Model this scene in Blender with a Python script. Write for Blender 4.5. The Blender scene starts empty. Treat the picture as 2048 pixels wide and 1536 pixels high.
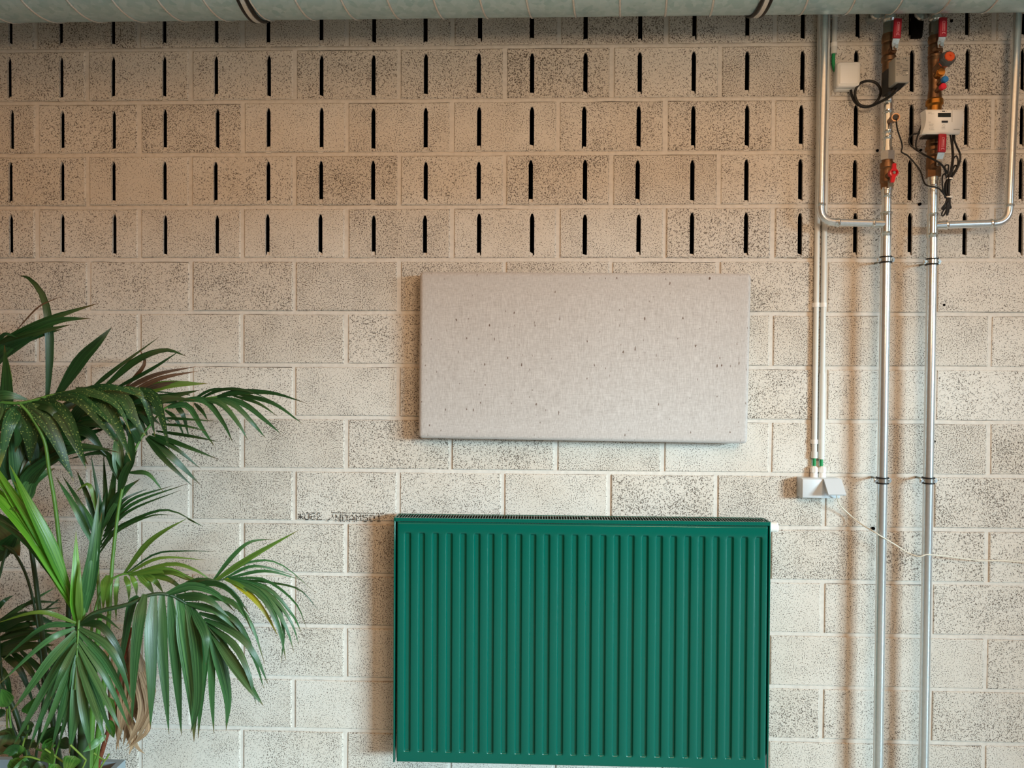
import bpy, bmesh, math, random
from mathutils import Vector, Matrix

# ------------------------------------------------------------------ camera
FPX = 1500.0
YAW, PITCH, ROLL = -0.0329, -0.0149, 0.0053
CAM = Vector((1.925, -2.831, 1.5745))
cy_, sy_, cp_, sp_ = math.cos(YAW), math.sin(YAW), math.cos(PITCH), math.sin(PITCH)
FW = Vector((sy_*cp_, cy_*cp_, sp_))
R0 = Vector((cy_, -sy_, 0)); U0 = R0.cross(FW)
RT = R0*math.cos(ROLL) + U0*math.sin(ROLL)
UP = U0*math.cos(ROLL) - R0*math.sin(ROLL)
scene = bpy.context.scene
COL = scene.collection
cam_d = bpy.data.cameras.new('camera'); cam = bpy.data.objects.new('camera', cam_d); COL.objects.link(cam)
cam_d.sensor_fit = 'HORIZONTAL'; cam_d.sensor_width = 36.0; cam_d.lens = FPX/2048*36
cam_d.clip_start = 0.05; cam_d.clip_end = 60
M = Matrix.Identity(4)
for i in range(3):
    M[i][0] = RT[i]; M[i][1] = UP[i]; M[i][2] = -FW[i]; M[i][3] = CAM[i]
cam.matrix_world = M
scene.camera = cam

# ------------------------------------------------------------------ world, daylight, exposure
w = bpy.data.worlds.new('world'); scene.world = w; w.use_nodes = True
bg = w.node_tree.nodes['Background']
bg.inputs[0].default_value = (0.72, 0.85, 1.0, 1); bg.inputs[1].default_value = 1.3
def area(name, loc, aim, sx, sy, power, col):
    d = bpy.data.lights.new(name, 'AREA'); d.shape = 'RECTANGLE'; d.size = sx; d.size_y = sy
    d.energy = power; d.color = col
    o = bpy.data.objects.new(name, d); COL.objects.link(o); o.location = loc
    o.rotation_euler = (Vector(aim)-Vector(loc)).to_track_quat('-Z', 'Y').to_euler()
    return o
# bright sky low outside the side window on the right: comes in slanting down under the window head
area('daylight_side_window', (17.5, -14.0, 4.3), (1.9, 0, 1.0), 7.0, 3.0, 7200, (0.65, 0.90, 1.0))
# added warm fill in place of light bounced off the ceiling, no real lamps
area('warm_ceiling_fill', (1.7, -3.3, 3.62), (1.7, -3.3, 0), 6.0, 3.8, 80, (1.0, 0.57, 0.29))
area('upper_wall_fill', (2.9, -3.1, 2.45), (2.5, 0, 2.2), 0.9, 0.6, 33, (1.0, 0.70, 0.45))  # added frontal fill to brighten the upper wall, not a real lamp
vs = scene.view_settings
vs.view_transform = 'Standard'; vs.look = 'None'; vs.gamma = 1.0; vs.use_curve_mapping = False
vs.exposure = 0.08

# ------------------------------------------------------------------ helpers
rnd = random.Random(7)
def P(px, py, off):
    """point on the plane standing `off` metres in front of the block wall that the photo shows at a pixel"""
    d = FW + RT*((px-1024)/FPX) + UP*((768-py)/FPX)
    t = (-off - CAM.y)/d.y
    return CAM + d*t
def pxm(p):
    return (p-CAM).dot(FW)/FPX          # metres per pixel at a point
def empty(name, loc=(0,0,0)):
    o = bpy.data.objects.new(name, None); COL.objects.link(o); o.location = loc; o.empty_display_size = .05
    return o
def tag(o, label=None, cat=None, group=None, kind=None):
    if label: o['label'] = label
    if cat: o['category'] = cat
    if group: o['group'] = group
    if kind: o['kind'] = kind
    return o
def world_loc(o):
    v = Vector(o.location)
    while o.parent: o = o.parent; v = v + Vector(o.location)
    return v
class MB:
    def __init__(s): s.v=[]; s.f=[]; s.uv=None; s.sm=[]
    def add(s, vs, fs, smooth=True):
        b=len(s.v); s.v += [Vector(q) for q in vs]; s.f += [[b+i for i in f] for f in fs]; s.sm += [smooth]*len(fs)
    def box(s, a, b, smooth=False):
        x0,y0,z0 = (min(a[i],b[i]) for i in range(3)); x1,y1,z1 = (max(a[i],b[i]) for i in range(3))
        s.add([(x0,y0,z0),(x1,y0,z0),(x1,y1,z0),(x0,y1,z0),(x0,y0,z1),(x1,y0,z1),(x1,y1,z1),(x0,y1,z1)],
              [(0,3,2,1),(4,5,6,7),(0,1,5,4),(1,2,6,5),(2,3,7,6),(3,0,4,7)], smooth)
    def hull8(s, a, b, smooth=False):      # two quads (front, back), same winding
        s.add(list(a)+list(b), [(0,1,2,3),(7,6,5,4),(0,4,5,1),(1,5,6,2),(2,6,7,3),(3,7,4,0)], smooth)
    def tube(s, pts, r, seg=10, caps=True, smooth=True, roll=0.0):
        pts=[Vector(p) for p in pts]; n=len(pts)
        rs = r if isinstance(r,(list,tuple)) else [r]*n
        T=[]
        for i in range(n):
            t = pts[min(i+1,n-1)]-pts[max(i-1,0)]
            if t.length<1e-9: t = T[-1] if T else Vector((0,0,1))
            T.append(t.normalized())
        up = Vector((0,1,0)) if abs(T[0].y)<.9 else Vector((1,0,0))
        nrm=(up - T[0]*up.dot(T[0])).normalized(); vs=[]
        for i in range(n):
            nrm=(nrm - T[i]*nrm.dot(T[i])).normalized(); bn=T[i].cross(nrm)
            for k in range(seg):
                a=2*math.pi*k/seg+roll
                vs.append(pts[i]+nrm*(math.cos(a)*rs[i])+bn*(math.sin(a)*rs[i]))
        fs=[(i*seg+k,i*seg+(k+1)%seg,(i+1)*seg+(k+1)%seg,(i+1)*seg+k) for i in range(n-1) for k in range(seg)]
        s.add(vs,fs,smooth)
        if caps:
            s.add(vs[:seg],[tuple(reversed(range(seg)))],False); s.add(vs[-seg:],[tuple(range(seg))],False)
    def lathe(s, o, ax, prof, seg=20, smooth=True, roll=0.0):   # prof [(t, r)] along ax from o; sharp steps via repeated t
        o=Vector(o); ax=Vector(ax).normalized()
        up = Vector((0,1,0)) if abs(ax.y)<.9 else Vector((0,0,1))
        n=(up-ax*up.dot(ax)).normalized(); b=ax.cross(n)
        for (t0,r0),(t1,r1) in zip(prof[:-1],prof[1:]):
            vs=[]
            for t,r in ((t0,r0),(t1,r1)):
                for k in range(seg):
                    a=2*math.pi*k/seg+roll
                    vs.append(o+ax*t+n*(math.cos(a)*max(r,1e-5))+b*(math.sin(a)*max(r,1e-5)))
            s.add(vs,[(k,(k+1)%seg,seg+(k+1)%seg,seg+k) for k in range(seg)],smooth)
    def build(s, name, mat, parent=None, kind=None):
        me=bpy.data.meshes.new(name)
        off = world_loc(parent) if parent else Vector((0,0,0))
        me.from_pydata([tuple(q-off) for q in s.v],[],s.f)
        me.polygons.foreach_set('use_smooth', s.sm)
        if s.uv:
            ul=me.uv_layers.new(name='UVMap')
            for l in me.loops: ul.data[l.index].uv=s.uv[l.vertex_index]
        me.update(); me.materials.append(mat)
        o=bpy.data.objects.new(name,me); COL.objects.link(o)
        if parent: o.parent=parent
        if kind: o['kind']=kind
        return o
def rounded(name, mat, a, b, r, seg=3, parent=None, rot=None):
    """box a..b with rounded edges; rot = rotation about its centre"""
    a=Vector(a); b=Vector(b); c=(a+b)/2; d=Vector([abs(q) for q in (b-a)])
    bm=bmesh.new(); bmesh.ops.create_cube(bm,size=1)
    for v in bm.verts: v.co=Vector((v.co.x*d.x,v.co.y*d.y,v.co.z*d.z))
    bmesh.ops.bevel(bm,geom=bm.edges[:],offset=r,segments=seg,profile=.5,affect='EDGES')
    off = world_loc(parent) if parent else Vector((0,0,0))
    for v in bm.verts:
        q=v.co
        if rot: q=rot@q
        v.co=q+c-off
    for f in bm.faces: f.smooth = True
    me=bpy.data.meshes.new(name); bm.to_mesh(me); bm.free(); me.materials.append(mat)
    try: me.set_sharp_from_angle(angle=math.radians(50))
    except Exception: pass
    o=bpy.data.objects.new(name,me); COL.objects.link(o)
    if parent: o.parent=parent
    return o
def catmull(pts, n):
    pts=[Vector(p) for p in pts]
    if len(pts)==2: return [pts[0].lerp(pts[1],i/(n-1)) for i in range(n)]
    e=[pts[0]*2-pts[1]]+pts+[pts[-1]*2-pts[-2]]; out=[]; m=len(pts)-1
    for i in range(n):
        u=i/(n-1)*m; k=min(int(u),m-1); t=u-k
        a,b,c,d=e[k],e[k+1],e[k+2],e[k+3]
        out.append(.5*((2*b)+(c-a)*t+(2*a-5*b+4*c-d)*t*t+(3*b-a-3*c+d)*t*t*t))
    return out

# ------------------------------------------------------------------ materials
def new_mat(name):
    m=bpy.data.materials.new(name); m.use_nodes=True
    nt=m.node_tree; b=nt.nodes['Principled BSDF']
    return m,nt,b
def srgb(r,g,b):
    f=lambda c:(c/255/12.92 if c/255<=.04045 else ((c/255+.055)/1.055)**2.4)
    return (f(r),f(g),f(b),1)
def nd(nt,t,**kw):
    n=nt.nodes.new(t)
    for k,v in kw.items():
        if k in n.inputs: n.inputs[k].default_value=v
        else: setattr(n,k,v)
    return n
def plain(name,col,rough=.5,metal=0.0,spec=.5,noise=0.0,nscale=40,bump=0.0):
    m,nt,b=new_mat(name)
    b.inputs['Roughness'].default_value=rough; b.inputs['Metallic'].default_value=metal
    b.inputs['Specular IOR Level'].default_value=spec
    b.inputs['Base Color'].default_value=col
    geo=nd(nt,'ShaderNodeNewGeometry'); ns=nd(nt,'ShaderNodeTexNoise'); ns.inputs['Scale'].default_value=nscale
    ns.inputs['Detail'].default_value=3
    nt.links.new(geo.outputs['Position'],ns.inputs['Vector'])
    if noise>0:
        mr=nd(nt,'ShaderNodeMapRange'); mr.inputs['To Min'].default_value=1-noise; mr.inputs['To Max'].default_value=1+noise
        mr.inputs['From Min'].default_value=.3; mr.inputs['From Max'].default_value=.7
        nt.links.new(ns.outputs['Fac'],mr.inputs['Value'])
        hs=nd(nt,'ShaderNodeHueSaturation'); hs.inputs['Color'].default_value=col
        nt.links.new(mr.outputs[0],hs.inputs['Value']); nt.links.new(hs.outputs[0],b.inputs['Base Color'])
    if bump>0:
        bp=nd(nt,'ShaderNodeBump'); bp.inputs['Strength'].default_value=bump; bp.inputs['Distance'].default_value=.002
        nt.links.new(ns.outputs['Fac'],bp.inputs['Height']); nt.links.new(bp.outputs[0],b.inputs['Normal'])
    return m
def ramp(nt,stops):
    r=nd(nt,'ShaderNodeValToRGB'); e=r.color_ramp.elements
    while len(e)<len(stops): e.new(.5)
    for q,(p,c) in zip(e,stops): q.position=p; q.color=c
    return r
def math_(nt,op,a,b=None,c=None):
    n=nd(nt,'ShaderNodeMath'); n.operation=op
    for i,x in enumerate((a,b,c)):
        if x is None: continue
        if isinstance(x,(int,float)): n.inputs[i].default_value=x
        else: nt.links.new(x,n.inputs[i])
    return n.outputs[0]
def mix_(nt,f,a,b):
    n=nd(nt,'ShaderNodeMix'); n.data_type='RGBA'
    for s,x in ((0,f),(6,a),(7,b)):
        if isinstance(x,(int,float)) or isinstance(x,tuple): n.inputs[s].default_value=x
        else: nt.links.new(x,n.inputs[s])
    return n.outputs[2]
def block_material():
    m,nt,b=new_mat('concrete_block')
    geo=nd(nt,'ShaderNodeNewGeometry'); oi=nd(nt,'ShaderNodeObjectInfo')
    def noise(scale,detail=2,rough=.5):
        n=nd(nt,'ShaderNodeTexNoise'); n.inputs['Scale'].default_value=scale; n.inputs['Detail'].default_value=detail
        n.inputs['Roughness'].default_value=rough
        nt.links.new(geo.outputs['Position'],n.inputs['Vector']); return n.outputs['Fac']
    fine=noise(250,2.2,.55); mask=noise(9,2); big=noise(3.0,2); grain=noise(420,1)
    # pores: threshold of fine noise; density varies over each face and from block to block
    den=math_(nt,'MULTIPLY_ADD',mask,.16,math_(nt,'MULTIPLY_ADD',oi.outputs['Random'],.045,.352))
    pore=nd(nt,'ShaderNodeMapRange'); pore.clamp=True
    nt.links.new(fine,pore.inputs['Value'])
    nt.links.new(den,pore.inputs['From Max']); nt.links.new(math_(nt,'SUBTRACT',den,.085),pore.inputs['From Min'])
    pore.inputs['To Min'].default_value=1; pore.inputs['To Max'].default_value=0
    c=mix_(nt,math_(nt,'MULTIPLY',oi.outputs['Random'],1.0),srgb(216,212,204),srgb(208,202,192))
    c=mix_(nt,math_(nt,'MULTIPLY',grain,.45),c,srgb(230,224,216))
    bl=nd(nt,'ShaderNodeMapRange'); bl.inputs['From Min'].default_value=.35; bl.inputs['From Max'].default_value=.7
    bl.inputs['To Max'].default_value=.35
    nt.links.new(big,bl.inputs['Value'])
    c=mix_(nt,bl.outputs[0],c,srgb(200,186,168))
    c=mix_(nt,math_(nt,'MULTIPLY',pore.outputs[0],.88),c,srgb(74,62,52))
    nt.links.new(c,b.inputs['Base Color'])
    b.inputs['Roughness'].default_value=.92; b.inputs['Specular IOR Level'].default_value=.2
    h=math_(nt,'SUBTRACT',math_(nt,'MULTIPLY',grain,.25),math_(nt,'MULTIPLY',pore.outputs[0],1.0))
    bp=nd(nt,'ShaderNodeBump'); bp.inputs['Strength'].default_value=.55; bp.inputs['Distance'].default_value=.003
    nt.links.new(h,bp.inputs['Height']); nt.links.new(bp.outputs[0],b.inputs['Normal'])
    return m
def fabric_material():
    m,nt,b=new_mat('woven_fabric')
    tc=nd(nt,'ShaderNodeTexCoord'); mp=nd(nt,'ShaderNodeMapping')
    nt.links.new(tc.outputs['Object'],mp.inputs['Vector']); mp.inputs['Scale'].default_value=(1,1,1)
    def noise(sc,scale,detail=2):
        q=nd(nt,'ShaderNodeMapping'); nt.links.new(tc.outputs['Object'],q.inputs['Vector']); q.inputs['Scale'].default_value=sc
        n=nd(nt,'ShaderNodeTexNoise'); n.inputs['Scale'].default_value=scale; n.inputs['Detail'].default_value=detail
        nt.links.new(q.outputs[0],n.inputs['Vector']); return n.outputs['Fac']
    v=noise((1,1,.12),420); h=noise((.12,1,1),420); fl=noise((1,1,.35),120,1)
    th=math_(nt,'ADD',math_(nt,'MULTIPLY',v,.6),math_(nt,'MULTIPLY',h,.4))
    r=ramp(nt,[(.30,srgb(170,164,160)),(.70,srgb(206,202,199))]); nt.links.new(th,r.inputs['Fac'])
    f=nd(nt,'ShaderNodeMapRange'); f.inputs['From Min'].default_value=.735; f.inputs['From Max'].default_value=.78
    nt.links.new(fl,f.inputs['Value'])
    c=mix_(nt,f.outputs[0],r.outputs[0],srgb(110,92,82))
    nt.links.new(c,b.inputs['Base Color'])
    b.inputs['Roughness'].default_value=.95; b.inputs['Specular IOR Level'].default_value=.15
    b.inputs['Sheen Weight'].default_value=.25
    bp=nd(nt,'ShaderNodeBump'); bp.inputs['Strength'].default_value=.35; bp.inputs['Distance'].default_value=.001
    nt.links.new(th,bp.inputs['Height']); nt.links.new(bp.outputs[0],b.inputs['Normal'])
    return m
def leaf_material(name, dark, light, tip, speck=0.0, rough=.36, trans=.18):
    m,nt,b=new_mat(name)
    uv=nd(nt,'ShaderNodeUVMap'); sp=nd(nt,'ShaderNodeSeparateXYZ'); nt.links.new(uv.outputs[0],sp.inputs[0])
    oi=nd(nt,'ShaderNodeObjectInfo'); geo=nd(nt,'ShaderNodeNewGeometry')
    wv=nd(nt,'ShaderNodeTexNoise'); wv.inputs['Scale'].default_value=9; wv.inputs['Detail'].default_value=1
    cb=nd(nt,'ShaderNodeCombineXYZ'); nt.links.new(math_(nt,'MULTIPLY',sp.outputs[0],1.6),cb.inputs[0])
    nt.links.new(math_(nt,'MULTIPLY',sp.outputs[1],.12),cb.inputs[1]); nt.links.new(math_(nt,'MULTIPLY',oi.outputs['Random'],9),cb.inputs[2])
    nt.links.new(cb.outputs[0],wv.inputs['Vector'])
    mr=nd(nt,'ShaderNodeMapRange'); mr.inputs['From Min'].default_value=.32; mr.inputs['From Max'].default_value=.68
    nt.links.new(wv.outputs['Fac'],mr.inputs['Value'])
    c=mix_(nt,mr.outputs[0],dark,light)
    hs=nd(nt,'ShaderNodeHueSaturation'); nt.links.new(c,hs.inputs['Color'])
    nt.links.new(math_(nt,'MULTIPLY_ADD',oi.outputs['Random'],.5,.78),hs.inputs['Value'])
    c=hs.outputs[0]
    if speck>0:
        n=nd(nt,'ShaderNodeTexVoronoi'); n.inputs['Scale'].default_value=130; nt.links.new(geo.outputs['Position'],n.inputs['Vector'])
        k=nd(nt,'ShaderNodeMapRange'); k.inputs['From Min'].default_value=.30; k.inputs['From Max'].default_value=.2
        nt.links.new(n.outputs['Distance'],k.inputs['Value'])
        c=mix_(nt,math_(nt,'MULTIPLY',k.outputs[0],speck),c,srgb(150,170,95))
    t=nd(nt,'ShaderNodeMapRange'); t.inputs['From Max'].default_value=1.0
    nt.links.new(math_(nt,'MULTIPLY_ADD',oi.outputs['Random'],-.16,.97),t.inputs['From Min'])
    nt.links.new(sp.outputs[1],t.inputs['Value'])
    c=mix_(nt,t.outputs[0],c,tip)
    nt.links.new(c,b.inputs['Base Color'])
    b.inputs['Roughness'].default_value=rough; b.inputs['Specular IOR Level'].default_value=.55
    bp=nd(nt,'ShaderNodeBump'); bp.inputs['Strength'].default_value=.25; bp.inputs['Distance'].default_value=.002
    nt.links.new(wv.outputs['Fac'],bp.inputs['Height']); nt.links.new(bp.outputs[0],b.inputs['Normal'])
    tr=nd(nt,'ShaderNodeBsdfTranslucent'); nt.links.new(c,tr.inputs['Color'])
    ms=nd(nt,'ShaderNodeMixShader'); ms.inputs[0].default_value=trans
    nt.links.new(b.outputs[0],ms.inputs[1]); nt.links.new(tr.outputs[0],ms.inputs[2])
    nt.links.new(ms.outputs[0],nt.nodes['Material Output'].inputs['Surface'])
    return m
def duct_material():
    m,nt,b=new_mat('galvanised_duct')
    geo=nd(nt,'ShaderNodeNewGeometry'); v=nd(nt,'ShaderNodeTexVoronoi'); v.inputs['Scale'].default_value=55
    nt.links.new(geo.outputs['Position'],v.inputs['Vector'])
    r=ramp(nt,[(0,srgb(156,196,206)),(1,srgb(192,220,230))]); nt.links.new(v.outputs['Color'],r.inputs['Fac'])  # blue-green tint stands in for reflections on the metal
    nt.links.new(r.outputs[0],b.inputs['Base Color'])
    b.inputs['Metallic'].default_value=.55
    rr=nd(nt,'ShaderNodeMapRange'); rr.inputs['To Min'].default_value=.3; rr.inputs['To Max'].default_value=.42
    nt.links.new(v.outputs['Color'],rr.inputs['Value']); nt.links.new(rr.outputs[0],b.inputs['Roughness'])
    return m
MAT_BLOCK=block_material()
MAT_MORTAR=plain('mortar',srgb(212,207,199),.9,0,.2,noise=.07,nscale=60,bump=.5)
MAT_SLOTSHADE=plain('slot_hole_shade',srgb(14,12,11),1,0,0)  # near-black for the shade in slots and drilled holes
MAT_PRINT=plain('ink_print',srgb(52,49,46),.9)
MAT_DUCT=duct_material()
MAT_STEEL=plain('bright_steel_pipe',srgb(216,224,228),.27,.8,noise=.05,nscale=90)
MAT_CHROME=plain('chrome_fitting',srgb(216,222,222),.2,.88)
MAT_DULL=plain('dull_steel',srgb(128,128,118),.42,.85,noise=.1)
MAT_BRASS=plain('brass',srgb(128,98,72),.34,.85,noise=.12,nscale=70)
MAT_GOLD=plain('yellow_brass',srgb(170,120,56),.28,.9,noise=.08)
MAT_BLACK=plain('black_rubber',srgb(20,20,20),.5,0,.4)
MAT_BROKENHOLE=plain('broken_hole_shade',srgb(13,13,13),.95,0,.1)  # black for the darkness of the broken wall hole
MAT_RED=plain('red_plastic_sleeve',srgb(158,16,38),.38)
MAT_REDP=plain('red_painted_metal',srgb(206,22,34),.3)
MAT_WHITE=plain('white_plastic',srgb(238,238,234),.4)
MAT_PRINTW=plain('white_print',srgb(232,170,178),.5)
MAT_LGREY=plain('light_grey_plastic',srgb(206,214,220),.42)
MAT_GREYP=plain('grey_plastic',srgb(150,148,140),.5)
MAT_DGREY=plain('dark_grey_plastic',srgb(70,74,76),.5)
MAT_CONDUIT=plain('conduit_plastic',srgb(214,216,212),.38)
MAT_GREENC=plain('green_cable',srgb(24,146,84),.45)
MAT_WIRE=plain('cream_wire',srgb(222,216,200),.5)
MAT_LCD=plain('lcd_glass',srgb(46,50,50),.15)
MAT_ORANGE=plain('orange_plastic',srgb(212,84,34),.4)
MAT_BLUE=plain('blue_plastic',srgb(34,120,190),.4)
MAT_CAPRED=plain('red_cap',srgb(216,32,58),.4)
MAT_ENAMEL=plain('green_enamel',srgb(0,90,76),.12,0,.4)
MAT_SHADE_BRACKET=plain('gap_shade_and_bracket',srgb(8,20,16),.7)  # painted shade under the radiator grille; also colours the brackets
MAT_FABRIC=fabric_material()
MAT_BOARD=plain('board',srgb(196,178,150),.8,noise=.1)
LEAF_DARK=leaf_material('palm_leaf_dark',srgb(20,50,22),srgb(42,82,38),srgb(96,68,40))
LEAF_MID=leaf_material('palm_leaf',srgb(32,74,38),srgb(72,116,66),srgb(110,84,44))
LEAF_BRIGHT=leaf_material('palm_leaf_bright',srgb(58,126,24),srgb(104,166,48),srgb(120,130,50),trans=.28)
LEAF_OLIVE=leaf_material('palm_leaf_olive',srgb(66,98,30),srgb(102,136,54),srgb(120,100,44),trans=.25)
LEAF_SPECK=leaf_material('palm_leaf_speckled',srgb(30,62,30),srgb(58,98,52),srgb(140,130,50),speck=.7,rough=.42)
LEAF_YELLOW=leaf_material('palm_leaf_yellowing',srgb(96,110,24),srgb(176,168,36),srgb(190,170,60))
LEAF_DRY=leaf_material('palm_leaf_dry',srgb(120,92,66),srgb(186,156,122),srgb(160,130,98),rough=.7,trans=.1)
LEAF_RUST=leaf_material('palm_leaf_rusty',srgb(62,44,30),srgb(112,82,60),srgb(130,90,60),rough=.6)
LEAF_POTHOS=leaf_material('pothos_leaf',srgb(40,92,32),srgb(88,142,60),srgb(96,140,60),trans=.22)
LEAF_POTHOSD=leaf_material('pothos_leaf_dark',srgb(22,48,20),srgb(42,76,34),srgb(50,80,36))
MAT_STEM=plain('green_stem',srgb(78,120,44),.45,noise=.15)
MAT_STEMD=plain('dark_green_stem',srgb(36,62,30),.5,noise=.15)
MAT_STEMY=plain('yellow_green_stem',srgb(112,142,58),.5,noise=.1)
MAT_SOIL=plain('potting_soil',srgb(54,38,28),.95,0,.2,noise=.35,nscale=120,bump=1)
MAT_BARK=plain('bark_chip',srgb(108,58,40),.9,0,.2,noise=.3,nscale=80)
MAT_POT=plain('planter_zinc',srgb(150,166,174),.5,.2,noise=.05)
MAT_PLASTER=plain('plaster',srgb(160,134,110),.9,0,.2,noise=.04,nscale=6)
MAT_FLOOR=plain('screed_floor',srgb(182,190,186),.4,0,.4,noise=.07,nscale=4)
MAT_CEIL=plain('ceiling_timber',srgb(150,116,84),.8,0,.2,noise=.08,nscale=5)
MAT_FRAME=plain('window_frame',srgb(60,62,62),.5)

# ------------------------------------------------------------------ room shell
X0,X1,Y0,H = -2.2,6.2,-6.5,3.7
def structure(name,mb,mat,label,cat):
    o=mb.build(name,mat); tag(o,label,cat,kind='structure'); return o
m=MB(); m.box((X0-.2,Y0-.2,-.1),(X1+.2,.3,0)); structure('floor',m,MAT_FLOOR,'pale grey screed floor below the block wall','floor')
m=MB(); m.box((X0-.2,Y0-.2,H),(X1+.2,.3,H+.1)); structure('ceiling',m,MAT_CEIL,'warm timber ceiling above the metal duct','ceiling')
m=MB(); m.box((X0-.15,Y0,0),(X0,.3,H)); structure('wall_left',m,MAT_PLASTER,'plain warm plaster wall on the left of the room','wall')
def wall_with_opening(name,axis,pos,u0,u1,w0,w1,z0,z1,label):
    m=MB(); t=.15
    def bx(a,b,c,d):
        if axis=='x': m.box((pos,a,c),(pos+t,b,d))
        else: m.box((a,pos-t,c),(b,pos,d))
    bx(u0,w0,0,H); bx(w1,u1,0,H); bx(w0,w1,0,z0); bx(w0,w1,z1,H)
    return structure(name,m,MAT_PLASTER,label,'wall')
wall_with_opening('wall_right','x',X1,Y0,.3,-6.3,-2.6,.25,2.5,'plain plaster wall on the right with a wide low window')
m=MB(); m.box((X0-.15,Y0-.15,0),(X1+.15,Y0,H)); structure('wall_front',m,MAT_PLASTER,'plain plaster wall facing the block wall','wall')
def window(name,axis,pos,w0,w1,z0,z1,label):
    r=empty(name,(pos,w0,z0) if axis=='x' else (w0,pos,z0)); tag(r,label,'window',kind='structure')
    n=4
    for i in range(n+1):
        u=w0+(w1-w0)*i/n; m=MB(); g=.03
        u=min(max(u,w0+g),w1-g)
        if axis=='x': m.box((pos,u-g,z0),(pos+.06,u+g,z1))
        else: m.box((u-g,pos-.06,z0),(u+g,pos,z1))
        m.build('window_mullion',MAT_FRAME,r)
    for z in (z0+.03,z1-.03):
        m=MB()
        if axis=='x': m.box((pos,w0,z-.03),(pos+.06,w1,z+.03))
        else: m.box((w0,pos-.06,z-.03),(w1,pos,z+.03))
        m.build('window_rail',MAT_FRAME,r)
window('window_1','x',X1+.04,-6.3,-2.6,.25,2.5,'wide low window in the right wall')

# ------------------------------------------------------------------ block wall
wall=empty('wall_back',(X0,.0,0)); tag(wall,'pale sandy concrete block wall with rows of vertical slots at the top','wall',kind='structure')
BW,BH,J=.385,.185,.015
def plain_block(seed):
    r=random.Random(seed); bm=bmesh.new(); w2=BW/2
    vs=[]
    bmesh.ops.create_cube(bm,size=1)
    for v in bm.verts: v.co=Vector((v.co.x*BW,(v.co.y+.5)*.15,(v.co.z+.5)*BH))
    ed=[e for e in bm.edges if all(v.co.y<.001 for v in e.verts)]
    bmesh.ops.bevel(bm,geom=ed,offset=.004,segments=2,profile=.5,affect='EDGES')
    for v in bm.verts: v.co+=Vector((r.uniform(-.001,.001),0,r.uniform(-.001,.001)))
    me=bpy.data.meshes.new('block'); bm.to_mesh(me); bm.free(); me.materials.append(MAT_BLOCK); return me
def slot_block(seed):
    r=random.Random(seed); T=.034; TS=.009; m=MB(); c=.004
    ss=[(-.1+r.uniform(-.003,.003),.0083),(.1+r.uniform(-.003,.003),.0083)]
    zb=.010; zt=.148+r.uniform(-.004,.004); tp=zt+.016
    w2=BW/2; xs=[-w2+c]
    for s,h in ss: xs+=[s-h,s+h]
    xs.append(w2-c); zlo,zhi=c,BH-c
    # front face: strips between and beside the slots, plus pieces below and above each slot
    for a,b in ((xs[0],xs[1]),(xs[2],xs[3]),(xs[4],xs[5])):
        m.add([(a,0,zlo),(b,0,zlo),(b,0,zhi),(a,0,zhi)],[(0,1,2,3)],False)
    for k,(s,h) in enumerate(ss):
        a,b=s-h,s+h
        m.add([(a,0,zlo),(b,0,zlo),(b,0,zb),(a,0,zb)],[(0,1,2,3)],False)
        tips=[(s+.0035,0,tp),(s-.0035,0,tp)]
        m.add([(b,0,zt),(b,0,zhi),(a,0,zhi),(a,0,zt)]+[tips[1],tips[0]],[(0,1,2,3,4,5)],False)
        ring=[(a,zb),(b,zb),(b,zt),(s+.0035,tp),(s-.0035,tp),(a,zt)]
        n=len(ring)
        m.add([(q[0],0,q[1]) for q in ring]+[(q[0],TS,q[1]) for q in ring],[(i,n+i,n+(i+1)%n,(i+1)%n) for i in range(n)],False)
    # bevel ring, sides
    o=[(-w2,BH*0),(w2,0),(w2,BH),(-w2,BH)]; i_=[(-w2+c,c),(w2-c,c),(w2-c,BH-c),(-w2+c,BH-c)]
    m.add([(q[0],0,q[1]) for q in i_]+[(q[0],c,q[1]) for q in o]+[(q[0],T,q[1]) for q in o],
          [(4+k,4+(k+1)%4,(k+1)%4,k) for k in range(4)]+[(8+k,8+(k+1)%4,4+(k+1)%4,4+k) for k in range(4)],False)
    me=bpy.data.meshes.new('slotted_block'); me.from_pydata([tuple(q) for q in m.v],[],m.f); me.materials.append(MAT_BLOCK); me.update(); return me
PB=[plain_block(i) for i in range(5)]; SB=[slot_block(20+i) for i in range(6)]
mort=MB(); NROW=18
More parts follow.
